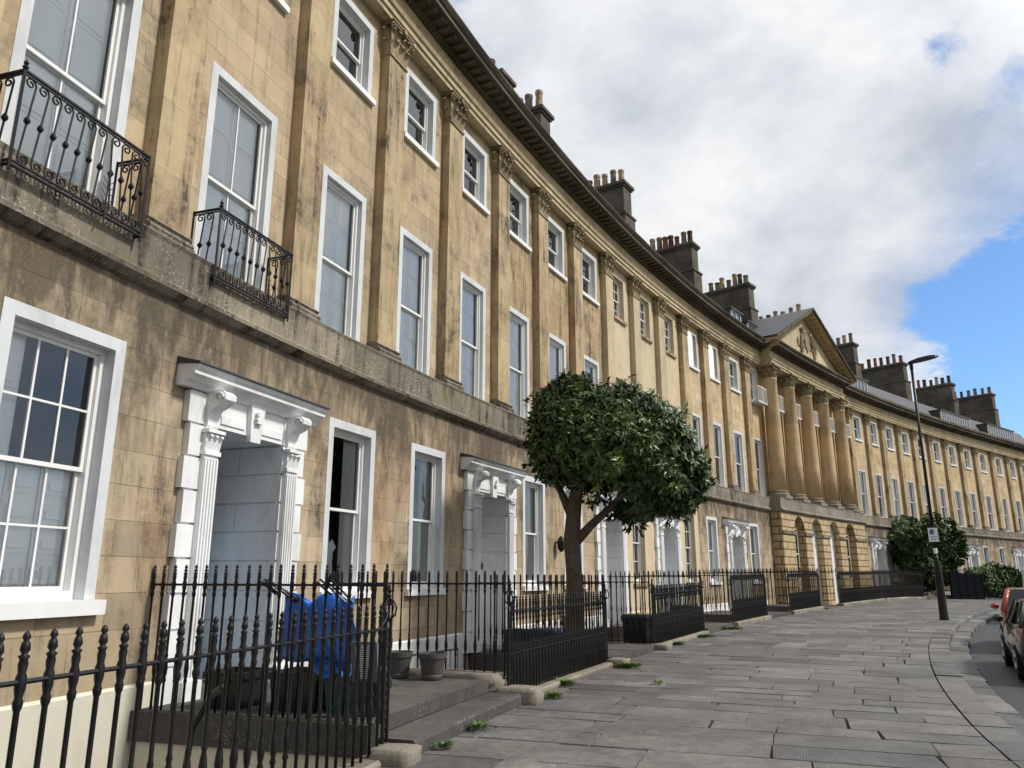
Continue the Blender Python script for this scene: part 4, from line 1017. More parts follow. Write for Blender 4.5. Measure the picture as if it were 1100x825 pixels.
railing('railing running out from the wall left of the fourth door', [(18.7, GO + .03), (18.7, RO - .06)], .27, 1.46, 1.28, .14, False)
railing('railing running out from the wall right of the fourth door', [(21.8, GO + .03), (21.8, RO - .06)], .27, 1.46, 1.28, .14, False)
railing('front railing left of the fifth door, below the dark wall plaque', [(21.85, RO), (26.35, RO)], .12, 1.46, 1.26, .13, False, True, (.28, .12), 1, (1.4, 1.4))
railing('railing running out from the wall left of the fifth door', [(26.4, GO + .03), (26.4, RO - .06)], .33, 1.4, 1.22, .15, False)
railing('railing running out from the wall right of the fifth door', [(29.4, GP + .03), (29.4, RO - .06)], .33, 1.4, 1.22, .15, False)
railing('front railing along the left half of the arcade', [(29.45, RO), (36.6, RO)], .12, 1.46, 1.26, .13, False, True, (.28, .12), 1, (1.4, 0))
railing('front railing along the right half of the arcade', [(36.7, RO), (44.1, RO)], .12, 1.46, 1.26, .14, False, True, (.28, .12), 1, (0, 1.4))
railing('railing running out from the wall beside the door right of the columned centre', [(44.2, GO + .03), (44.2, RO - .06)], .42, 1.35, 1.17, .16, False)
railing('railing of pale lit bars left of the black board fence', [(47.4, RO), (52.2, RO)], .12, 1.35, 1.12, .15, False, False, (.28, .12), 1)
railing('far railing beyond the shrub and below the hedge', [(55.5, RO), (72, RO)], .1, 1.3, 1.1, .17, False, False, (.28, .12), 1)
# small low stair handrail in the light well
def handrail():
    c = W((.2, 1.2, 0)); H = thing('stair_handrail', 'low plain black handrail over the white basement wall behind the second railing', 'handrail', (c.x, c.y, -.6)); mb = MB(W)
    mb.tube([(-.9, 1.2, .46), (1.0, 1.2, .42)], .014, 6)
    mb.build('rail', M['iron'], H)
    for k in range(8): mb = MB(W); x = -.9 + 1.9 * k / 7; mb.tube([(x, 1.2, -2.44), (x, 1.2, .44)], .009, 5); mb.build('baluster', M['iron'], H)
handrail()
# stay bar behind the near railing
mb = MB(W); mb.tube([(-7.35, RO - .03, .9), (-7.28, RO - .16, .83), (-7.25, RO - .30, .62), (-7.25, RO - .36, .1)], .022, 6); st = mb.build('railing_stay', M['iron'], loc=W((-7.2, RO - .2, 0))); tag(st, 'bent black iron stay propping the nearest railing at the left edge', 'stay')

# ------------------------------------------------------------------ bins, pots, bag
def tubbox(name, label, cat, s, o, z, w, d, h, mat, lid=None, group=None, rot=0, lidh=.035, open_=True):
    """moulded recycling box: tapering sides, rolled rim, ribs; built around its own origin"""
    loc = W((s, o, z)); H = thing(name, label, cat, tuple(loc), group); hd = -head(s) + rot
    def T_(p): v = Matrix.Rotation(hd, 3, 'Z') @ Vector((p[1], p[0], p[2])); return v + loc
    mb = MB(T_); e = .035; a, b = w / 2, d / 2
    def ring(z_, k): return [(-a + k, -b + k, z_), (a - k, -b + k, z_), (a - k, b - k, z_), (-a + k, b - k, z_)]
    rs = [ring(0, e), ring(h - .07, .008), ring(h - .07, -.018), ring(h, -.018), ring(h, .004), ring(.03, e + .012)]
    vs = [p for r_ in rs for p in r_]; fs = [(3, 2, 1, 0)]
    for i in range(5):
        for k in range(4): fs.append((i * 4 + k, i * 4 + (k + 1) % 4, (i + 1) * 4 + (k + 1) % 4, (i + 1) * 4 + k))
    fs.append((20, 21, 22, 23)); mb.add(vs, fs)
    for k in range(-2, 3):
        x = k * w / 6.5; mb.add([(x - .014, -b + .012, .05), (x + .014, -b + .012, .05), (x + .014, -b - .012, h - .08), (x - .014, -b - .012, h - .08), (x - .014, -b + .03, .05), (x + .014, -b + .03, .05)], [(0, 1, 2, 3), (0, 4, 3), (1, 2, 5)])
    for sx in (-1, 1):
        mb.box(sx * (a + .018) - .012, sx * (a + .018) + .012, -.09, .09, h - .10, h - .02)
    mb.build('body', M[mat], H)
    if lid:
        mb = MB(T_); mb.taper(-a - .03, a + .03, -b - .03, b + .03, h + .002, h + lidh + .03, .035); mb.box(-a - .035, a + .035, -b - .035, b + .035, h - .03, h + .001) if False else None
        mb.box(-.08, .08, -.015, .015, h + lidh + .03, h + lidh + .05); mb.build('lid', M[lid], H)
    return H
BG = 'recycling boxes on the door platforms'
tubbox('recycling_box', 'black open recycling box nearest the wall on the first platform', 'box', -4.42, 1.08, .28, .48, .44, .36, 'blackplastic', None, BG)
tubbox('recycling_box', 'long black recycling box in the middle of the first platform, under the blue bag', 'box', -4.30, 1.84, .28, .50, .56, .37, 'blackplastic', None, BG)
tubbox('recycling_box', 'dark green recycling box beside the long black one under the blue bag', 'box', -4.28, 2.36, .28, .40, .42, .37, 'greenplastic', 'greypot', BG)
tubbox('recycling_box', 'dark green bin with side handles beside the blue-lidded box behind the second railing', 'box', 3.95, 1.0, .14, .44, .42, .42, 'greenplastic', None, BG)
tubbox('recycling_box', 'dark blue box with a blue lid behind the second railing, near the tree', 'box', 4.0, 1.62, .14, .6, .62, .38, 'blackplastic', 'bluelid', BG)
tubbox('recycling_box', 'plain black box to the right of the blue-lidded one, behind the tree trunk', 'box', 4.0, 2.35, .14, .5, .5, .36, 'blackplastic', None, BG)
tubbox('recycling_box', 'dark blue-black box in the light well railing by the third railing', 'box', 8.0, 2.3, -.25, .6, .6, .9, 'blackplastic', 'blackplastic', BG)
tubbox('recycling_box', 'black box on the third door platform', 'box', 12.4, 2.2, .22, .6, .6, .5, 'blackplastic', 'blackplastic', BG)
tubbox('storage_crate', 'small orange crate against the wall right of the second door', 'crate', 7.6, .75, .32, .38, .38, .36, 'orange', None)
mb = MB(W); mb.box(6.9, 8.3, GO + .04, 1.2, -2.44, .32); sb = mb.build('stone_bench', M['rubble'], loc=W((7.6, .7, -2.44))); tag(sb, 'low rubble stone block under the orange crate by the wall', 'stone block')
mb = MB(W); mb.box(7.4, 8.7, 1.95, 2.7, -2.44, -.25); sb = mb.build('stone_bench', M['rubble'], loc=W((8.0, 2.3, -2.44))); tag(sb, 'stone vault top carrying a dark box behind the third railing', 'stone block')

def plantpot(label, s, o, z, r, h):
    loc = W((s, o, z)); H = thing('plant_pot', label, 'plant pot', tuple(loc), 'grey plant pots on the nearest platform'); mb = MB(lambda p: Vector(p) + loc)
    mb.lathe(0, 0, [(r * .72, 0), (r * .76, .02), (r * .78, .05), (r * .74, .06), (r * .94, h - .07), (r * 1.0, h - .065), (r * 1.03, h), (r * .95, h), (r * .90, h - .05)], 28); mb.build('body', M['greypot'], H)
    mb = MB(lambda p: Vector(p) + loc); mb.lathe(0, 0, [(r * .88, h - .09), (r * .885, h - .06)], 20); mb.build('soil', M['soil'], H)
    return H
plantpot('left of the two grey plant pots on the platform by the railing', -1.72, 1.62, .285, .185, .33)
plantpot('right of the two grey plant pots on the platform by the railing', -1.72, 2.12, .285, .185, .33)

# blue woven bag hung on the railing, and its slumped lower part
def cloth(fn, nu, nv, name, mat, parent, thick=.008):
    vs = [fn(i / nu, j / nv) for i in range(nu + 1) for j in range(nv + 1)]; fs = [(i * (nv + 1) + j, i * (nv + 1) + j + 1, (i + 1) * (nv + 1) + j + 1, (i + 1) * (nv + 1) + j) for i in range(nu) for j in range(nv)]
    mb = MB(W); mb.add(vs, fs); o = mb.build(name, mat, parent, smooth=True); md = o.modifiers.new('s', 'SOLIDIFY'); md.thickness = thick; return o
sB, oB0, oB1, zB0, zB1 = -4.70, 1.72, 2.56, .78, 1.38
c = W((sB, (oB0 + oB1) / 2, zB0)); BAG = thing('hanging_bag', 'bright blue woven plastic bag hung by its handles on the railing above the bins', 'bag', tuple(c))
rb = random.Random(11); ph = [rb.uniform(0, 6) for _ in range(8)]
def bagf(sign):
    def f(u, v):
        z = zB0 + (zB1 - zB0) * v; sag = .05 * math.sin(math.pi * u) * v ** 3 - .09 * abs(math.sin(2 * math.pi * u + .6)) * v ** 4
        bul = .11 * math.sin(math.pi * min(1, max(0, u))) ** .6 * (1 - .55 * v) * (1 if v > .04 else .35)
        fold = .012 * math.sin(u * 31 + v * 8) + .018 * math.sin(u * 19 + ph[0] + v * 3) + .014 * math.sin(u * 8 + v * 5 + ph[1]) * v + .01 * math.sin(v * 11 + u * 4 + ph[2])
        return (sB + .055 + sign * (bul + .0) + fold + .05 * (1 - v), oB0 + (oB1 - oB0) * u + .02 * math.sin(v * 6 + ph[3]) * (1 - 2 * u) + .02 * (1 - v) * math.sin(u * 6), z - sag + .02 * math.sin(u * 9 + ph[4]))
    return f
cloth(bagf(1), 22, 16, 'back_panel', M['bluebag'], BAG); cloth(bagf(-.25), 22, 16, 'front_panel', M['bluebag'], BAG)
def side(u0):
    def f(u, v): p = bagf(1)(u0, v); q = bagf(-.25)(u0, v); return tuple(p[i] + (q[i] - p[i]) * u for i in range(3))
    return f
cloth(side(0), 3, 16, 'side_panel', M['bluebag'], BAG); cloth(side(1), 3, 16, 'side_panel', M['bluebag'], BAG)
def bot(u, v): p = bagf(1)(u, 0); q = bagf(-.25)(u, 0); return tuple(p[i] + (q[i] - p[i]) * v for i in range(3))
cloth(bot, 22, 3, 'base_panel', M['bluebag'], BAG)
def crum(u, v): return (sB + .12 + .07 * math.sin(math.pi * v) + .02 * math.sin(u * 13 + v * 9), 2.02 + .46 * u, .64 + .2 * v + .025 * math.sin(u * 11 + v * 3))
cloth(crum, 14, 8, 'crumpled_end', M['bluebag'], BAG)
for o_, o2 in ((1.76, 1.62), (1.83, 1.66), (2.34, 2.26), (2.42, 2.38)):
    mb = MB(W); mb.tube([(sB + .05, o_ + .12, zB1 - .04), (sB - .02, (o_ + o2) / 2 + .04, 1.46), (sB - .15, o2, 1.57), (sB - .19, o2 - .01, 1.545), (sB - .02, o2 + .06, 1.42)], [.014, .012, .011, .011, .012], 5); mb.build('handle', M['blackplastic'], BAG)
# ribbed grey mat on end against the railing
DO_ = .27; c = W((-4.62, 2.45 + DO_, .28)); H = thing('boot_tray', 'grey-blue ribbed rubber tray standing on end beside the blue bag', 'tray', tuple(c)); mb = MB(W)
mb.add([(-4.66, 2.30 + DO_, .60), (-4.66, 2.58 + DO_, .60), (-4.72, 2.58 + DO_, .98), (-4.72, 2.30 + DO_, .98), (-4.62, 2.30 + DO_, .60), (-4.62, 2.58 + DO_, .60), (-4.68, 2.58 + DO_, .98), (-4.68, 2.30 + DO_, .98)], [(0, 1, 2, 3), (7, 6, 5, 4), (0, 4, 5, 1), (1, 5, 6, 2), (2, 6, 7, 3), (3, 7, 4, 0)]); mb.build('tray', M['mat'], H)
mb = MB(W)
for k in range(16): z = .64 + k * .020; x = -4.663 - .06 * (z - .6) / .38; mb.box(x - .008, x - .001, 2.35 + DO_, 2.53 + DO_, z, z + .009)
mb.build('ribs', M['frame'], H)
tubbox('caddy', 'small black caddy standing under the ribbed grey tray', 'caddy', -4.5, 2.72, .28, .26, .22, .31, 'blackplastic', 'blackplastic')

# ------------------------------------------------------------------ tree, shrub, hedge, weeds
def leaf(mb, p, d, up, L, w, col):
    d = d.normalized(); a = d.cross(up)
    if a.length < .05: a = d.cross(Vector((1, 0, .3)))
    a.normalize(); n = a.cross(d).normalized(); mb.cur = col
    t = p + d * L - n * L * .18; m = p + d * L * .5
    mb.add([p, m + a * w + n * w * .25, t, m - a * w + n * w * .25, m - n * .0], [(0, 4, 1), (4, 2, 1), (0, 3, 4), (3, 2, 4)])
def grow_tree(root, crown_fn, n_tw, per, L, w, rr, mat, name='crown', parent=None, trunkpos=None):
    mb = MB(); org = Vector(root['_o'])
    for _ in range(n_tw):
        p, out = crown_fn(rr); base = rr.random()
        for k in range(per):
            t = rr.uniform(0, 6.28); s_ = out.orthogonal().normalized(); u_ = out.cross(s_)
            d = out * rr.uniform(.15, .9) + (s_ * math.cos(t) + u_ * math.sin(t)) * rr.uniform(.5, 1.0) + Vector((0, 0, -.25))
            q = p + Vector((rr.gauss(0, .03), rr.gauss(0, .03), rr.gauss(0, .03)))
            leaf(mb, q, d, out + Vector((0, 0, .4)), L * rr.uniform(.7, 1.2), w * rr.uniform(.8, 1.2), min(1, max(0, base * .6 + rr.random() * .4)))
    return mb.build(name, mat, root)
rt = random.Random(21)
tb = W((3.22, 2.5, 0)); TR = thing('clipped_tree', 'dark glossy evergreen tree clipped to a rounded head, leaning over the pavement', 'tree', (tb.x, tb.y, -.1))
cc_ = Vector((2.02, 14.85, 3.97)); rx, ry, rz = 1.68, 1.45, 1.25
cl = []
for _ in range(46):
    v = Vector((rt.gauss(0, 1), rt.gauss(0, 1), rt.gauss(0, 1))).normalized(); cl.append((v, rt.uniform(-.10, .10)))
def crown(rr):
    while True:
        v = Vector((rr.gauss(0, 1), rr.gauss(0, 1), rr.gauss(0, 1))).normalized()
        k = max(0, 1 - min((v - c).length for c, _ in cl) * 2.6); b = 1.0 + .10 * k + .05 * math.sin(v.x * 9 + v.z * 7) - .05
        # squarer shoulders than an ellipsoid
        m = (abs(v.x) ** 3 + abs(v.y) ** 3 + abs(v.z) ** 3) ** (1 / 3.); b *= .4 / m + .58; b *= 1.12 if rr.random() < .06 else 1
        r = b * (rr.uniform(.62, 1.0) ** .35 if rr.random() < .85 else rr.uniform(.35, .9))
        p = Vector((v.x * rx * r, v.y * ry * r, v.z * rz * r)); p.z -= .24 * p.x + (.10 if p.x > .6 else 0) * 0
        if p.x < -.6: p.z += .12
        if p.x < .1 and p.z < -.62 and rr.random() < .92: continue
        if rr.random() < .0: continue
        return cc_ + p, Vector((v.x / rx, v.y / ry, v.z / rz)).normalized()
grow_tree(TR, crown, 2900, 8, .18, .033, rt, M['leaf'])
mb = MB(); B0 = Vector((tb.x, tb.y, -2.4))
tr = [(B0.x - .02, B0.y, -2.4), (B0.x, B0.y, -.4), (B0.x - .01, B0.y, .6), (B0.x + .01, B0.y, 1.4), (B0.x - .03, B0.y, 2.3), (B0.x + .05, B0.y, 2.95), (B0.x + .15, B0.y, 3.6), (B0.x + .3, B0.y, 4.4)]
mb.tube(tr, [.22, .19, .17, .155, .15, .135, .10, .05], 14)
for v_ in range(len(mb.v)):
    x, y, z = mb.v[v_]; mb.v[v_] = (x + .012 * math.sin(z * 9 + x * 20), y, z)
br = [[(B0.x + .02, B0.y, 2.2), (B0.x + .35, B0.y - .05, 2.55), (B0.x + .75, B0.y - .1, 2.9), (B0.x + 1.2, B0.y - .1, 3.4), (B0.x + 1.6, B0.y, 4.0)],
      [(B0.x, B0.y, 2.7), (B0.x - .25, B0.y + .1, 3.3), (B0.x - .5, B0.y, 4.1)], [(B0.x + .05, B0.y, 2.9), (B0.x + .2, B0.y - .45, 3.5), (B0.x + .5, B0.y - .8, 4.2)], [(B0.x + .1, B0.y, 3.3), (B0.x + .6, B0.y + .4, 3.9), (B0.x + 1.0, B0.y + .7, 4.5)]]
for b_ in br: mb.tube(b_, [.10 * (1 - .75 * k / (len(b_) - 1)) for k in range(len(b_))], 8)
for _ in range(60):
    p, o_ = crown(rt); q = cc_.lerp(p, .35); mb.tube([q, q.lerp(p, .6) + Vector((0, 0, -.05)), p], [.022, .014, .006], 4)
mb.build('trunk', M['bark'], TR, smooth=True)
mb = MB(W); mb.box(2.55, 3.3, 1.95, 2.88, -2.44, .02); sb = mb.build('tree_bed', M['rubble'], loc=W((2.9, 2.4, -2.44))); tag(sb, 'stone-walled bed holding the foot of the clipped tree', 'planter')

def shrub(name, label, cat, centre, radii, n, L, w, mat, seed, kz=1., trunk=True, flat=False):
    rr = random.Random(seed); c = Vector(centre); H = thing(name, label, cat, (c.x, c.y, c.z - radii[2])); lumps = [(Vector((rr.gauss(0, 1), rr.gauss(0, 1), rr.gauss(0, 1) * .7)).normalized(), rr.uniform(.25, .42)) for _ in range(26)]
    hd = -head(50)
    def fn(r_):
        l, s_ = r_.choice(lumps); v = Vector((r_.gauss(0, 1), r_.gauss(0, 1), r_.gauss(0, 1))).normalized(); p = l * (1 - s_ * .55) * r_.uniform(.75, 1) + v * s_
        q = Matrix.Rotation(hd, 3, 'Z') @ Vector((p.x * radii[0], p.y * radii[1], p.z * radii[2])); return c + q, (v + l * .4).normalized()
    grow_tree(H, fn, n, 5, L, w, rr, mat)
    mb = MB()
    for k in range(7): t = k * .9; mb.tube([(c.x + .1 * math.cos(t), c.y + .1 * math.sin(t), c.z - radii[2] - .3), (c.x + radii[1] * .3 * math.cos(t), c.y + radii[1] * .3 * math.sin(t), c.z - radii[2] * .3), (c.x + radii[1] * .6 * math.cos(t), c.y + radii[1] * .6 * math.sin(t), c.z + radii[2] * .4)], [.09, .06, .02], 5)
    mb.build('trunk', M['bark'], H); return H
p = W((50.9, 1.45, 0)); shrub('evergreen_shrub', 'big round dark evergreen shrub filling a front garden beyond the columned centre', 'shrub', (p.x, p.y, 3.35), (1.9, 3.8, 2.35), 4600, .24, .07, M['leaf2'], 31)
p = W((47.0, 2.0, 0)); shrub('evergreen_shrub', 'ragged left arm of evergreen growing high beside the big round shrub', 'shrub', (p.x, p.y, 4.1), (.9, 1.3, .85), 800, .24, .07, M['leaf2'], 33)
p = W((60.5, 2.4, 0)); shrub('hedge', 'low bushy hedge with lighter green tips right of the big shrub', 'hedge', (p.x, p.y, 1.15), (1.5, 5.4, 1.3), 3000, .24, .07, M['leaf2'], 32)
def weed(label, s, o, r, n, seed):
    rr = random.Random(seed); c = W((s, o, g(s))); H = thing('weed', label, 'weed', tuple(c)); mb = MB()
    for _ in range(n):
        a = rr.uniform(0, 6.28); q = rr.uniform(0, r) ; p = c + Vector((q * math.cos(a), q * math.sin(a) * .8, rr.uniform(.0, .03))); d = Vector((math.cos(a), math.sin(a), rr.uniform(.3, 1.6)))
        leaf(mb, p, d, Vector((0, 0, 1)), rr.uniform(.05, .12), rr.uniform(.008, .02), rr.random())
    mb.build('leaves', M['weed'], H)
for k, (lb, s, o, r, n) in enumerate((('largest bright green weed tuft, beside the whitish stone at the second railing end', 3.3, 3.5, .22, 300), ('green weed at the foot of the second ornate post', -.75, 3.48, .12, 130), ('small weed in the joint at the front edge of the lower step', -3.35, 3.42, .08, 60),
        ('weed tuft against the kerb of the second railing, right of its left post', .6, 3.24, .13, 140), ('tiny weed alone in a pavement joint', 1.25, 4.5, .05, 30), ('weed under the third railing, near its left end', 7.9, 3.26, .18, 180), ('flat grassy weed strip on the pavement edge past the third railing', 10.2, 3.35, .28, 260), ('weed strip where the pavement meets the fourth railing', 13.2, 3.3, .35, 320), ('small weed at the left end of the nearest steps', -4.35, 3.42, .07, 50))):
    weed(lb, s, o, r, n, 100 + k)

# ------------------------------------------------------------------ black board fence
c = W((51.0, 3.3, 0)); H = thing('board_fence', 'solid black board fence in front of the big round shrub', 'fence', (c.x, c.y, 0)); mb = MB(W)
for k in range(34): x = 48.0 + k * .188; mb.box(x, x + .18, 3.48, 3.51, g(x) + .0, g(x) + 1.62 + U(-.01, .01))
mb.build('board_panel', M['boards'], H)
for x in (47.9, 49.5, 51.1, 52.7, 54.32): mb = MB(W); mb.box(x, x + .1, 3.44, 3.54, g(x) - .05, g(x) + 1.7); mb.build('fence_post', M['boards'], H)

# ------------------------------------------------------------------ lamp post
ls, lo = 20.84, 8.30; c = W((ls, lo, 0)); c.z = g(ls); LP = thing('street_lamp', 'tall black street lamp with a flat head on the pavement edge', 'street lamp', tuple(c))
mb = MB(); mb.lathe(c.x, c.y, [(.14, c.z - .05), (.145, c.z + .06), (.135, c.z + .1), (.12, c.z + 1.5), (.115, c.z + 1.6), (.06, c.z + 1.95), (.058, c.z + 2.1)], 16); mb.build('base', M['iron'], LP, smooth=True)
mb = MB(); mb.lathe(c.x, c.y, [(.056, c.z + 2.0), (.052, c.z + 5), (.046, c.z + 8.82)], 12); mb.build('pole', M['iron'], LP, smooth=True)
ow = (W((ls, 9.5, 0)) - W((ls, 8.5, 0))).normalized(); sd = Vector((-ow.y, ow.x, 0)); zt = c.z + 8.75
def LH(p): return c + ow * p[0] + sd * p[1] + Vector((0, 0, p[2]))
mb = MB(LH); zt = 8.76
prof = [(-.10, .04, .08), (0, .08, .11), (.25, .17, .13), (.6, .19, .12), (.80, .14, .08), (.90, .05, .05)]
vs = []
for x, hw_, th in prof: zz = zt + .10 + x * .14; vs += [(x, -hw_, zz), (x, hw_, zz), (x, hw_ * .7, zz + th * .9), (x, -hw_ * .7, zz + th * .9)]
fs = [(0, 1, 2, 3), (23, 22, 21, 20)]
for i in range(5):
    for k in range(4): fs.append((i * 4 + k, i * 4 + (k + 1) % 4, (i + 1) * 4 + (k + 1) % 4, (i + 1) * 4 + k))
mb.add(vs, fs); mb.lathe(0, 0, [(.06, zt - .1), (.065, zt + .14)], 10); hd_ = mb.build('lamp_head', M['iron'], LP)
mb = MB(LH); mb.quad((.15, -.11, zt + .1 + .15 * .14 - .004), (.7, -.12, zt + .1 + .7 * .14 - .004), (.7, .12, zt + .1 + .7 * .14 - .004), (.15, .11, zt + .1 + .15 * .14 - .004)); mb.build('lens', M['greypot'], hd_)
mb = MB(LH)
def SG(p): # sign faces the camera side of the street
    return c + Vector((p[0] * .86 + p[1] * -.5, -p[0] * .5 - p[1] * .86, p[2]))
mb = MB(SG); mb.box(-.15, .15, .06, .066, 2.55, 3.02); sg_ = mb.build('parking_sign', M['sign'], LP)
mb = MB(SG); mb.box(-.10, .03, .067, .069, 2.80, 2.97); mb.box(-.10, .11, .067, .069, 2.72, 2.735); mb.box(-.10, .11, .067, .069, 2.67, 2.685); mb.box(-.10, .08, .067, .069, 2.62, 2.635); mb.build('sign_marks', M['signblue'], sg_)
mb = MB(); mb.lathe(c.x, c.y, [(.0585, c.z + 2.16), (.0585, c.z + 2.34)], 12); mb.build('pole_band', M['sign'], LP)

# ------------------------------------------------------------------ vehicles
def car(name, label, cat, s, o, length, width, height, paint, kind='hatch', scale_h=1.):
    """rear at s, nose towards larger s; o = kerb-side flank"""
    cpos = W((s, o + width / 2, 0)); cpos.z = g(s + 2) - .30; h0 = head(s + length / 2); H = thing(name, label, cat, tuple(cpos))
    def T_(p): # x forward, y to the kerb side (left), z up
        return cpos + Vector((math.sin(h0) * p[0] - math.cos(h0) * p[1], math.cos(h0) * p[0] + math.sin(h0) * p[1], p[2]))
    hw = width / 2; L = length
    if kind == 'hatch': st = [(0, .5, .62, 0, .86), (.05, .30, .86, 0, .93), (.15, .24, .95, 0, .97), (.9, .2, .98, 0, 1.), (L * .55, .2, .95, 0, 1.), (L * .72, .2, .90, 0, 1.), (L * .9, .22, .80, 0, .96), (L * .975, .28, .68, 0, .86), (L, .42, .52, 0, .74)]
    else: st = [(0, .4, 1.86, 0, .88), (.05, .3, 1.93, 0, .95), (.4, .28, 1.95, 0, 1.), (L * .66, .28, 1.95, 0, 1.), (L * .72, .28, 1.12, 0, 1.), (L * .85, .28, 1.02, 0, .98), (L * .96, .3, .85, 0, .9), (L, .42, .6, 0, .8)]
    mb = MB(T_); n = 10; vs = []
    for x, zl, zh, _, wf in st:
        w = hw * wf; m = (zl + zh) / 2
        ring = [(w * .80, zl), (w * .95, zl + .05), (w, m - .02), (w * .985, m + .1), (w * .93, zh - .02), (w * .86, zh), (-w * .86, zh), (-w * .93, zh - .02), (-w * .985, m + .1), (-w, m - .02), (-w * .95, zl + .05), (-w * .80, zl)]
        vs += [(x, y, z) for y, z in ring]
    n = 12; fs = [tuple(range(n)), tuple(range(len(vs) - 1, len(vs) - n - 1, -1))]
    for i in range(len(st) - 1):
        for k in range(n): fs.append((i * n + k, i * n + (k + 1) % n, (i + 1) * n + (k + 1) % n, (i + 1) * n + k))
    mb.add(vs, fs)
    # roof and pillars
    zr = height; belt = .96 if kind == 'hatch' else 1.12
    gx = [(.10, .62), (.42, .98), (L * .5, 1.0), (L * .58, .98), (L * .74, .0)] if kind == 'hatch' else [(.06, .9), (.14, 1.), (L * .6, 1.), (L * .68, .98), (L * .84, 0)]
    vr = []; xs = [g_[0] for g_ in gx]
    top = [(gx[1][0], zr - .03), (gx[1][0] + .3, zr), (L * .45, zr), (gx[3][0] - .05, zr - .05)]
    b_in, t_in = hw * .90, hw * .72
    vs = [];
    for x, z in top: vs += [(x, -t_in, z), (x, t_in, z), (x, t_in, z - .045), (x, -t_in, z - .045)]
    fs = [(0, 1, 2, 3), (15, 14, 13, 12)]
    for i in range(3):
        for k in range(4): fs.append((i * 4 + k, i * 4 + (k + 1) % 4, (i + 1) * 4 + (k + 1) % 4, (i + 1) * 4 + k))
    mb.add(vs, fs)
    cor = [(xs[0], b_in, belt), (gx[1][0], t_in, zr - .05), (gx[3][0] - .05, t_in, zr - .07), (xs[4], b_in, belt - .06)]
    for sg in (-1, 1):
        for (x0, y0, z0_), (x1, y1, z1_) in ((cor[0], cor[1]), (cor[3], cor[2])): mb.tube([(x0, sg * y0, z0_), (x1, sg * y1, z1_)], .045, 6)
        mb.tube([(L * .42, sg * b_in, belt), (L * .42, sg * t_in, zr - .04)], .04, 6); mb.tube([(cor[1][0], sg * t_in, zr - .04), (cor[2][0], sg * t_in, zr - .06)], .04, 6)
    body = mb.build('body', paint, H)
    me = body.data
    for p_ in me.polygons: p_.use_smooth = True
    mb = MB(T_)
    for sg in (-1, 1):
        e = .008; mb.quad((xs[0], sg * (b_in - e), belt - .05), (xs[4], sg * (b_in - e), belt - .06), (gx[3][0] - .05, sg * (t_in - e), zr - .04), (gx[1][0], sg * (t_in - e), zr - .03))
    ZZ = 0 if kind == 'hatch' else .35
    mb.quad((xs[0] - .01 - ZZ * .4, -b_in * (1 - ZZ), belt + ZZ * .4), (xs[0] - .01 - ZZ * .4, b_in * (1 - ZZ), belt + ZZ * .4), (gx[1][0] - .01 - ZZ * .6, t_in * (1 - ZZ), zr - .03 - ZZ * .6), (gx[1][0] - .01 - ZZ * .6, -t_in * (1 - ZZ), zr - .03 - ZZ * .6)); mb.quad((xs[4], -b_in, belt - .06), (xs[4], b_in, belt - .06), (gx[3][0], t_in, zr - .05), (gx[3][0], -t_in, zr - .05))
    if kind != 'hatch': mb.f = mb.f[:2] + mb.f[3:]; mb.m = mb.m[:3]; mb.c = mb.c[:3]
    mb.build('windows', M['carglass'], H)
    for sg in (-1, 1):
        mb = MB(T_); y = sg * hw * .90; mb.box(-.02, .16, min(y, y * .86), max(y, y * .86), .66, .96); mb.build('tail_light', M['taillight'], H)
        mb = MB(T_); y = sg * hw * .8; mb.box(L - .22, L - .03, min(y, y * .75), max(y, y * .75), .56, .70); mb.build('headlight', M['chrome'], H)
        mb = MB(T_); y = sg * (hw + .07); mb.lathe(L * .66, y, [(.02, .93), (.09, .95), (.10, 1.03), (.05, 1.08)], 8, 0, .7, 1.); mb.build('wing_mirror', paint, H)
        for wx in (L * .19, L * .80):
            r = .315; prf = [(0, .11), (r * .95, .11), (r, .08), (r, -.08), (r * .95, -.11), (0, -.11)]
            def TW(p, wx=wx, sg=sg): return T_((wx + p[0], sg * (hw - .10) + p[2], .315 + p[1]))
            mb = MB(TW); mb.lathe(0, 0, [(.20, -.112), (r - .02, -.11), (r, -.08), (r, .08), (r - .02, .11), (.20, .112)], 24); wh = mb.build('wheel', M['tyre'], H)
            mb = MB(TW); z_ = sg * .113; mb.lathe(0, 0, [(.2, z_ - .004), (.2, z_ + .004)], 20)
            for k in range(5): a = k * 1.2566; mb.tube([(.03 * math.cos(a), .03 * math.sin(a), z_ + sg * .01), (.19 * math.cos(a), .19 * math.sin(a), z_ + sg * .01)], .022, 5)
            mb.build('rim', M['rim'], wh)
    mb = MB(T_); mb.box(-.035, -.005, -.26, .26, .55, .66); mb.build('number_plate', M['sign'], H)
    mb = MB(T_); mb.box(-.05, .02, -hw * .85, hw * .85, .32, .48); mb.build('bumper', M['blackplastic'], H)
    return H
car('parked_car', 'black hatchback with red tail lights parked nearest, cut by the right edge', 'car', 6.1, 9.84, 4.1, 1.75, 1.42, M['carblack'])
car('parked_car', 'red-orange car parked in front of the black hatchback', 'car', 12.4, 9.98, 4.0, 1.75, 1.5, M['carred'])
car('parked_van', 'pale blue-white van parked beyond the two cars at the right edge', 'van', 25.0, 10.45, 4.8, 1.9, 1.98, M['vanblue'], 'van')

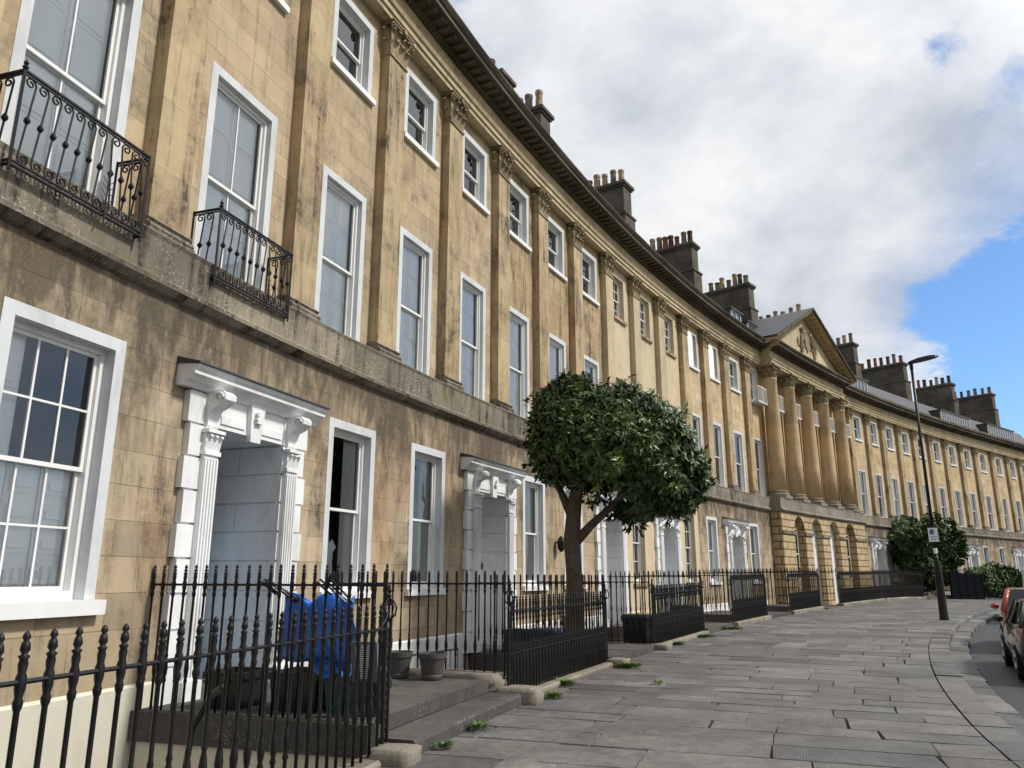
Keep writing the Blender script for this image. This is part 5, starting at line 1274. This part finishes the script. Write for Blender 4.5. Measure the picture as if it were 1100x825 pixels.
# ------------------------------------------------------------------ sky, sun, camera
F_, HZ_ = 826., 619.; TH = math.atan((HZ_ - 412.5) / F_)
SUN_EL, SUN_AZ = math.radians(48), math.radians(100)   # azimuth clockwise from +Y
wd = bpy.data.worlds.new('World'); SC.world = wd; wd.use_nodes = True; nt = wd.node_tree; nt.nodes.clear(); T = NT(nt)
out = T.n('ShaderNodeOutputWorld'); bg = T.n('ShaderNodeBackground'); T.l(bg.outputs[0], out.inputs[0])
sky = T.n('ShaderNodeTexSky', sky_type='NISHITA'); sky.sun_disc = False; sky.sun_elevation = SUN_EL; sky.sun_rotation = SUN_AZ; sky.air_density = 1.; sky.dust_density = .6; sky.ozone_density = 1.5
tc = T.n('ShaderNodeTexCoord').outputs['Generated']
def v3(a): return (a.x, a.y, a.z)
def dirpx(x, y):
    a = (x - 550) / F_; b = (412.5 - y) / F_; c_, s_ = math.cos(TH), math.sin(TH); return Vector((a, c_ - b * s_, s_ + b * c_)).normalized()
# flatten directions so clouds stretch towards the horizon
sx = T.sep(tc); den = T.math('ADD', T.math('MAXIMUM', sx[2], 0.0), .5)
cx = T.n('ShaderNodeCombineXYZ'); T.l(T.math('DIVIDE', sx[0], den), cx.inputs[0]); T.l(T.math('DIVIDE', sx[1], den), cx.inputs[1]); cv = cx.outputs[0]
n1 = T.noise(cv, 2.0, 9, .56, .35, loc=(3.1, 1.7, 0)); n2 = T.noise(cv, 5.2, 9, .6, .3, loc=(8, 2, 0)); n3 = T.noise(cv, .45, 4, .55, .2, loc=(1, 5, 2))
bright = T.math('ADD', T.math('MULTIPLY', n1, .62), T.math('MULTIPLY', n2, .38))
cloud = T.ramp(bright, [(.38, (4.6, 4.95, 5.5)), (.455, (5.9, 6.2, 6.7)), (.53, (7.3, 7.45, 7.65)), (.62, (8.8, 8.85, 8.8))])
clear = None
for (px_, py_, r0, r1, am) in ((1160, 385, .125, .16, 1.), (1420, 420, .24, .42, .5), (1004, 50, -.01, .026, .9), (1098, 75, -.01, .035, .6), (480, -5, .0, .05, .5)):
    d = dirpx(px_, py_); vm = T.n('ShaderNodeVectorMath', operation='DISTANCE'); T.l(tc, vm.inputs[0]); vm.inputs[1].default_value = v3(d)
    dd = T.math('ADD', vm.outputs['Value'], T.math('MULTIPLY', T.math('SUBTRACT', n2, .5), .20)); dd = T.math('ADD', dd, T.math('MULTIPLY', T.math('SUBTRACT', n1, .5), .10))
    mr = T.n('ShaderNodeMapRange', interpolation_type='SMOOTHSTEP'); T.l(dd, mr.inputs[0]); mr.inputs[1].default_value = r0; mr.inputs[2].default_value = r1; mr.inputs[3].default_value = am; mr.inputs[4].default_value = 0
    clear = mr.outputs[0] if clear is None else T.math('MAXIMUM', clear, mr.outputs[0])
# brighter cloud around the veiled sun
sd_ = Vector((math.sin(SUN_AZ) * math.cos(SUN_EL), math.cos(SUN_AZ) * math.cos(SUN_EL), math.sin(SUN_EL)))
vm = T.n('ShaderNodeVectorMath', operation='DOT_PRODUCT'); T.l(tc, vm.inputs[0]); vm.inputs[1].default_value = v3(sd_)
mr0 = T.n('ShaderNodeMapRange', interpolation_type='SMOOTHSTEP'); T.l(vm.outputs['Value'], mr0.inputs[0]); mr0.inputs[1].default_value = .55; mr0.inputs[2].default_value = 1.; mr0.inputs[3].default_value = 1.; mr0.inputs[4].default_value = 1.7
m2 = T.n('ShaderNodeMapRange', interpolation_type='SMOOTHSTEP'); T.l(sx[1], m2.inputs[0]); m2.inputs[1].default_value = -.6; m2.inputs[2].default_value = .45; m2.inputs[3].default_value = .6; m2.inputs[4].default_value = .97  # unseen cloud behind the camera dimmed to darken left-facing sides and window reflections
mr = T.n('ShaderNodeMath', operation='MULTIPLY'); T.l(mr0.outputs[0], mr.inputs[0]); T.l(m2.outputs[0], mr.inputs[1])
cg = T.n('ShaderNodeVectorMath', operation='SCALE'); T.l(cloud, cg.inputs[0]); T.l(mr.outputs[0], cg.inputs['Scale'])
skyb = T.n('ShaderNodeVectorMath', operation='MULTIPLY'); T.l(sky.outputs[0], skyb.inputs[0]); skyb.inputs[1].default_value = (.9, 1.2, 1.5)
mxc = T.mix(clear, cg.outputs[0], skyb.outputs[0]); T.l(mxc, bg.inputs['Color']); bg.inputs['Strength'].default_value = .09
sl_ = bpy.data.lights.new('sun', 'SUN'); sl_.energy = 2.7; sl_.angle = math.radians(6); sl_.color = (1, .95, .87); so_ = bpy.data.objects.new('sun', sl_); COL.objects.link(so_)
so_.rotation_euler = sd_.to_track_quat('Z', 'Y').to_euler()
cam = bpy.data.cameras.new('camera'); co = bpy.data.objects.new('camera', cam); COL.objects.link(co); SC.camera = co
cam.sensor_width = 36; cam.lens = 36 * F_ / 1100; cam.clip_end = 3000; cam.clip_start = .05; co.location = (0, 0, 1.6); co.rotation_euler = (math.pi / 2 + TH, 0, 0)
vs_ = SC.view_settings; vs_.view_transform = 'Standard'; vs_.look = 'None'; vs_.exposure = 0.42; vs_.gamma = 1; vs_.use_curve_mapping = False
for o in list(SC.objects):
    if '_o' in o: del o['_o']
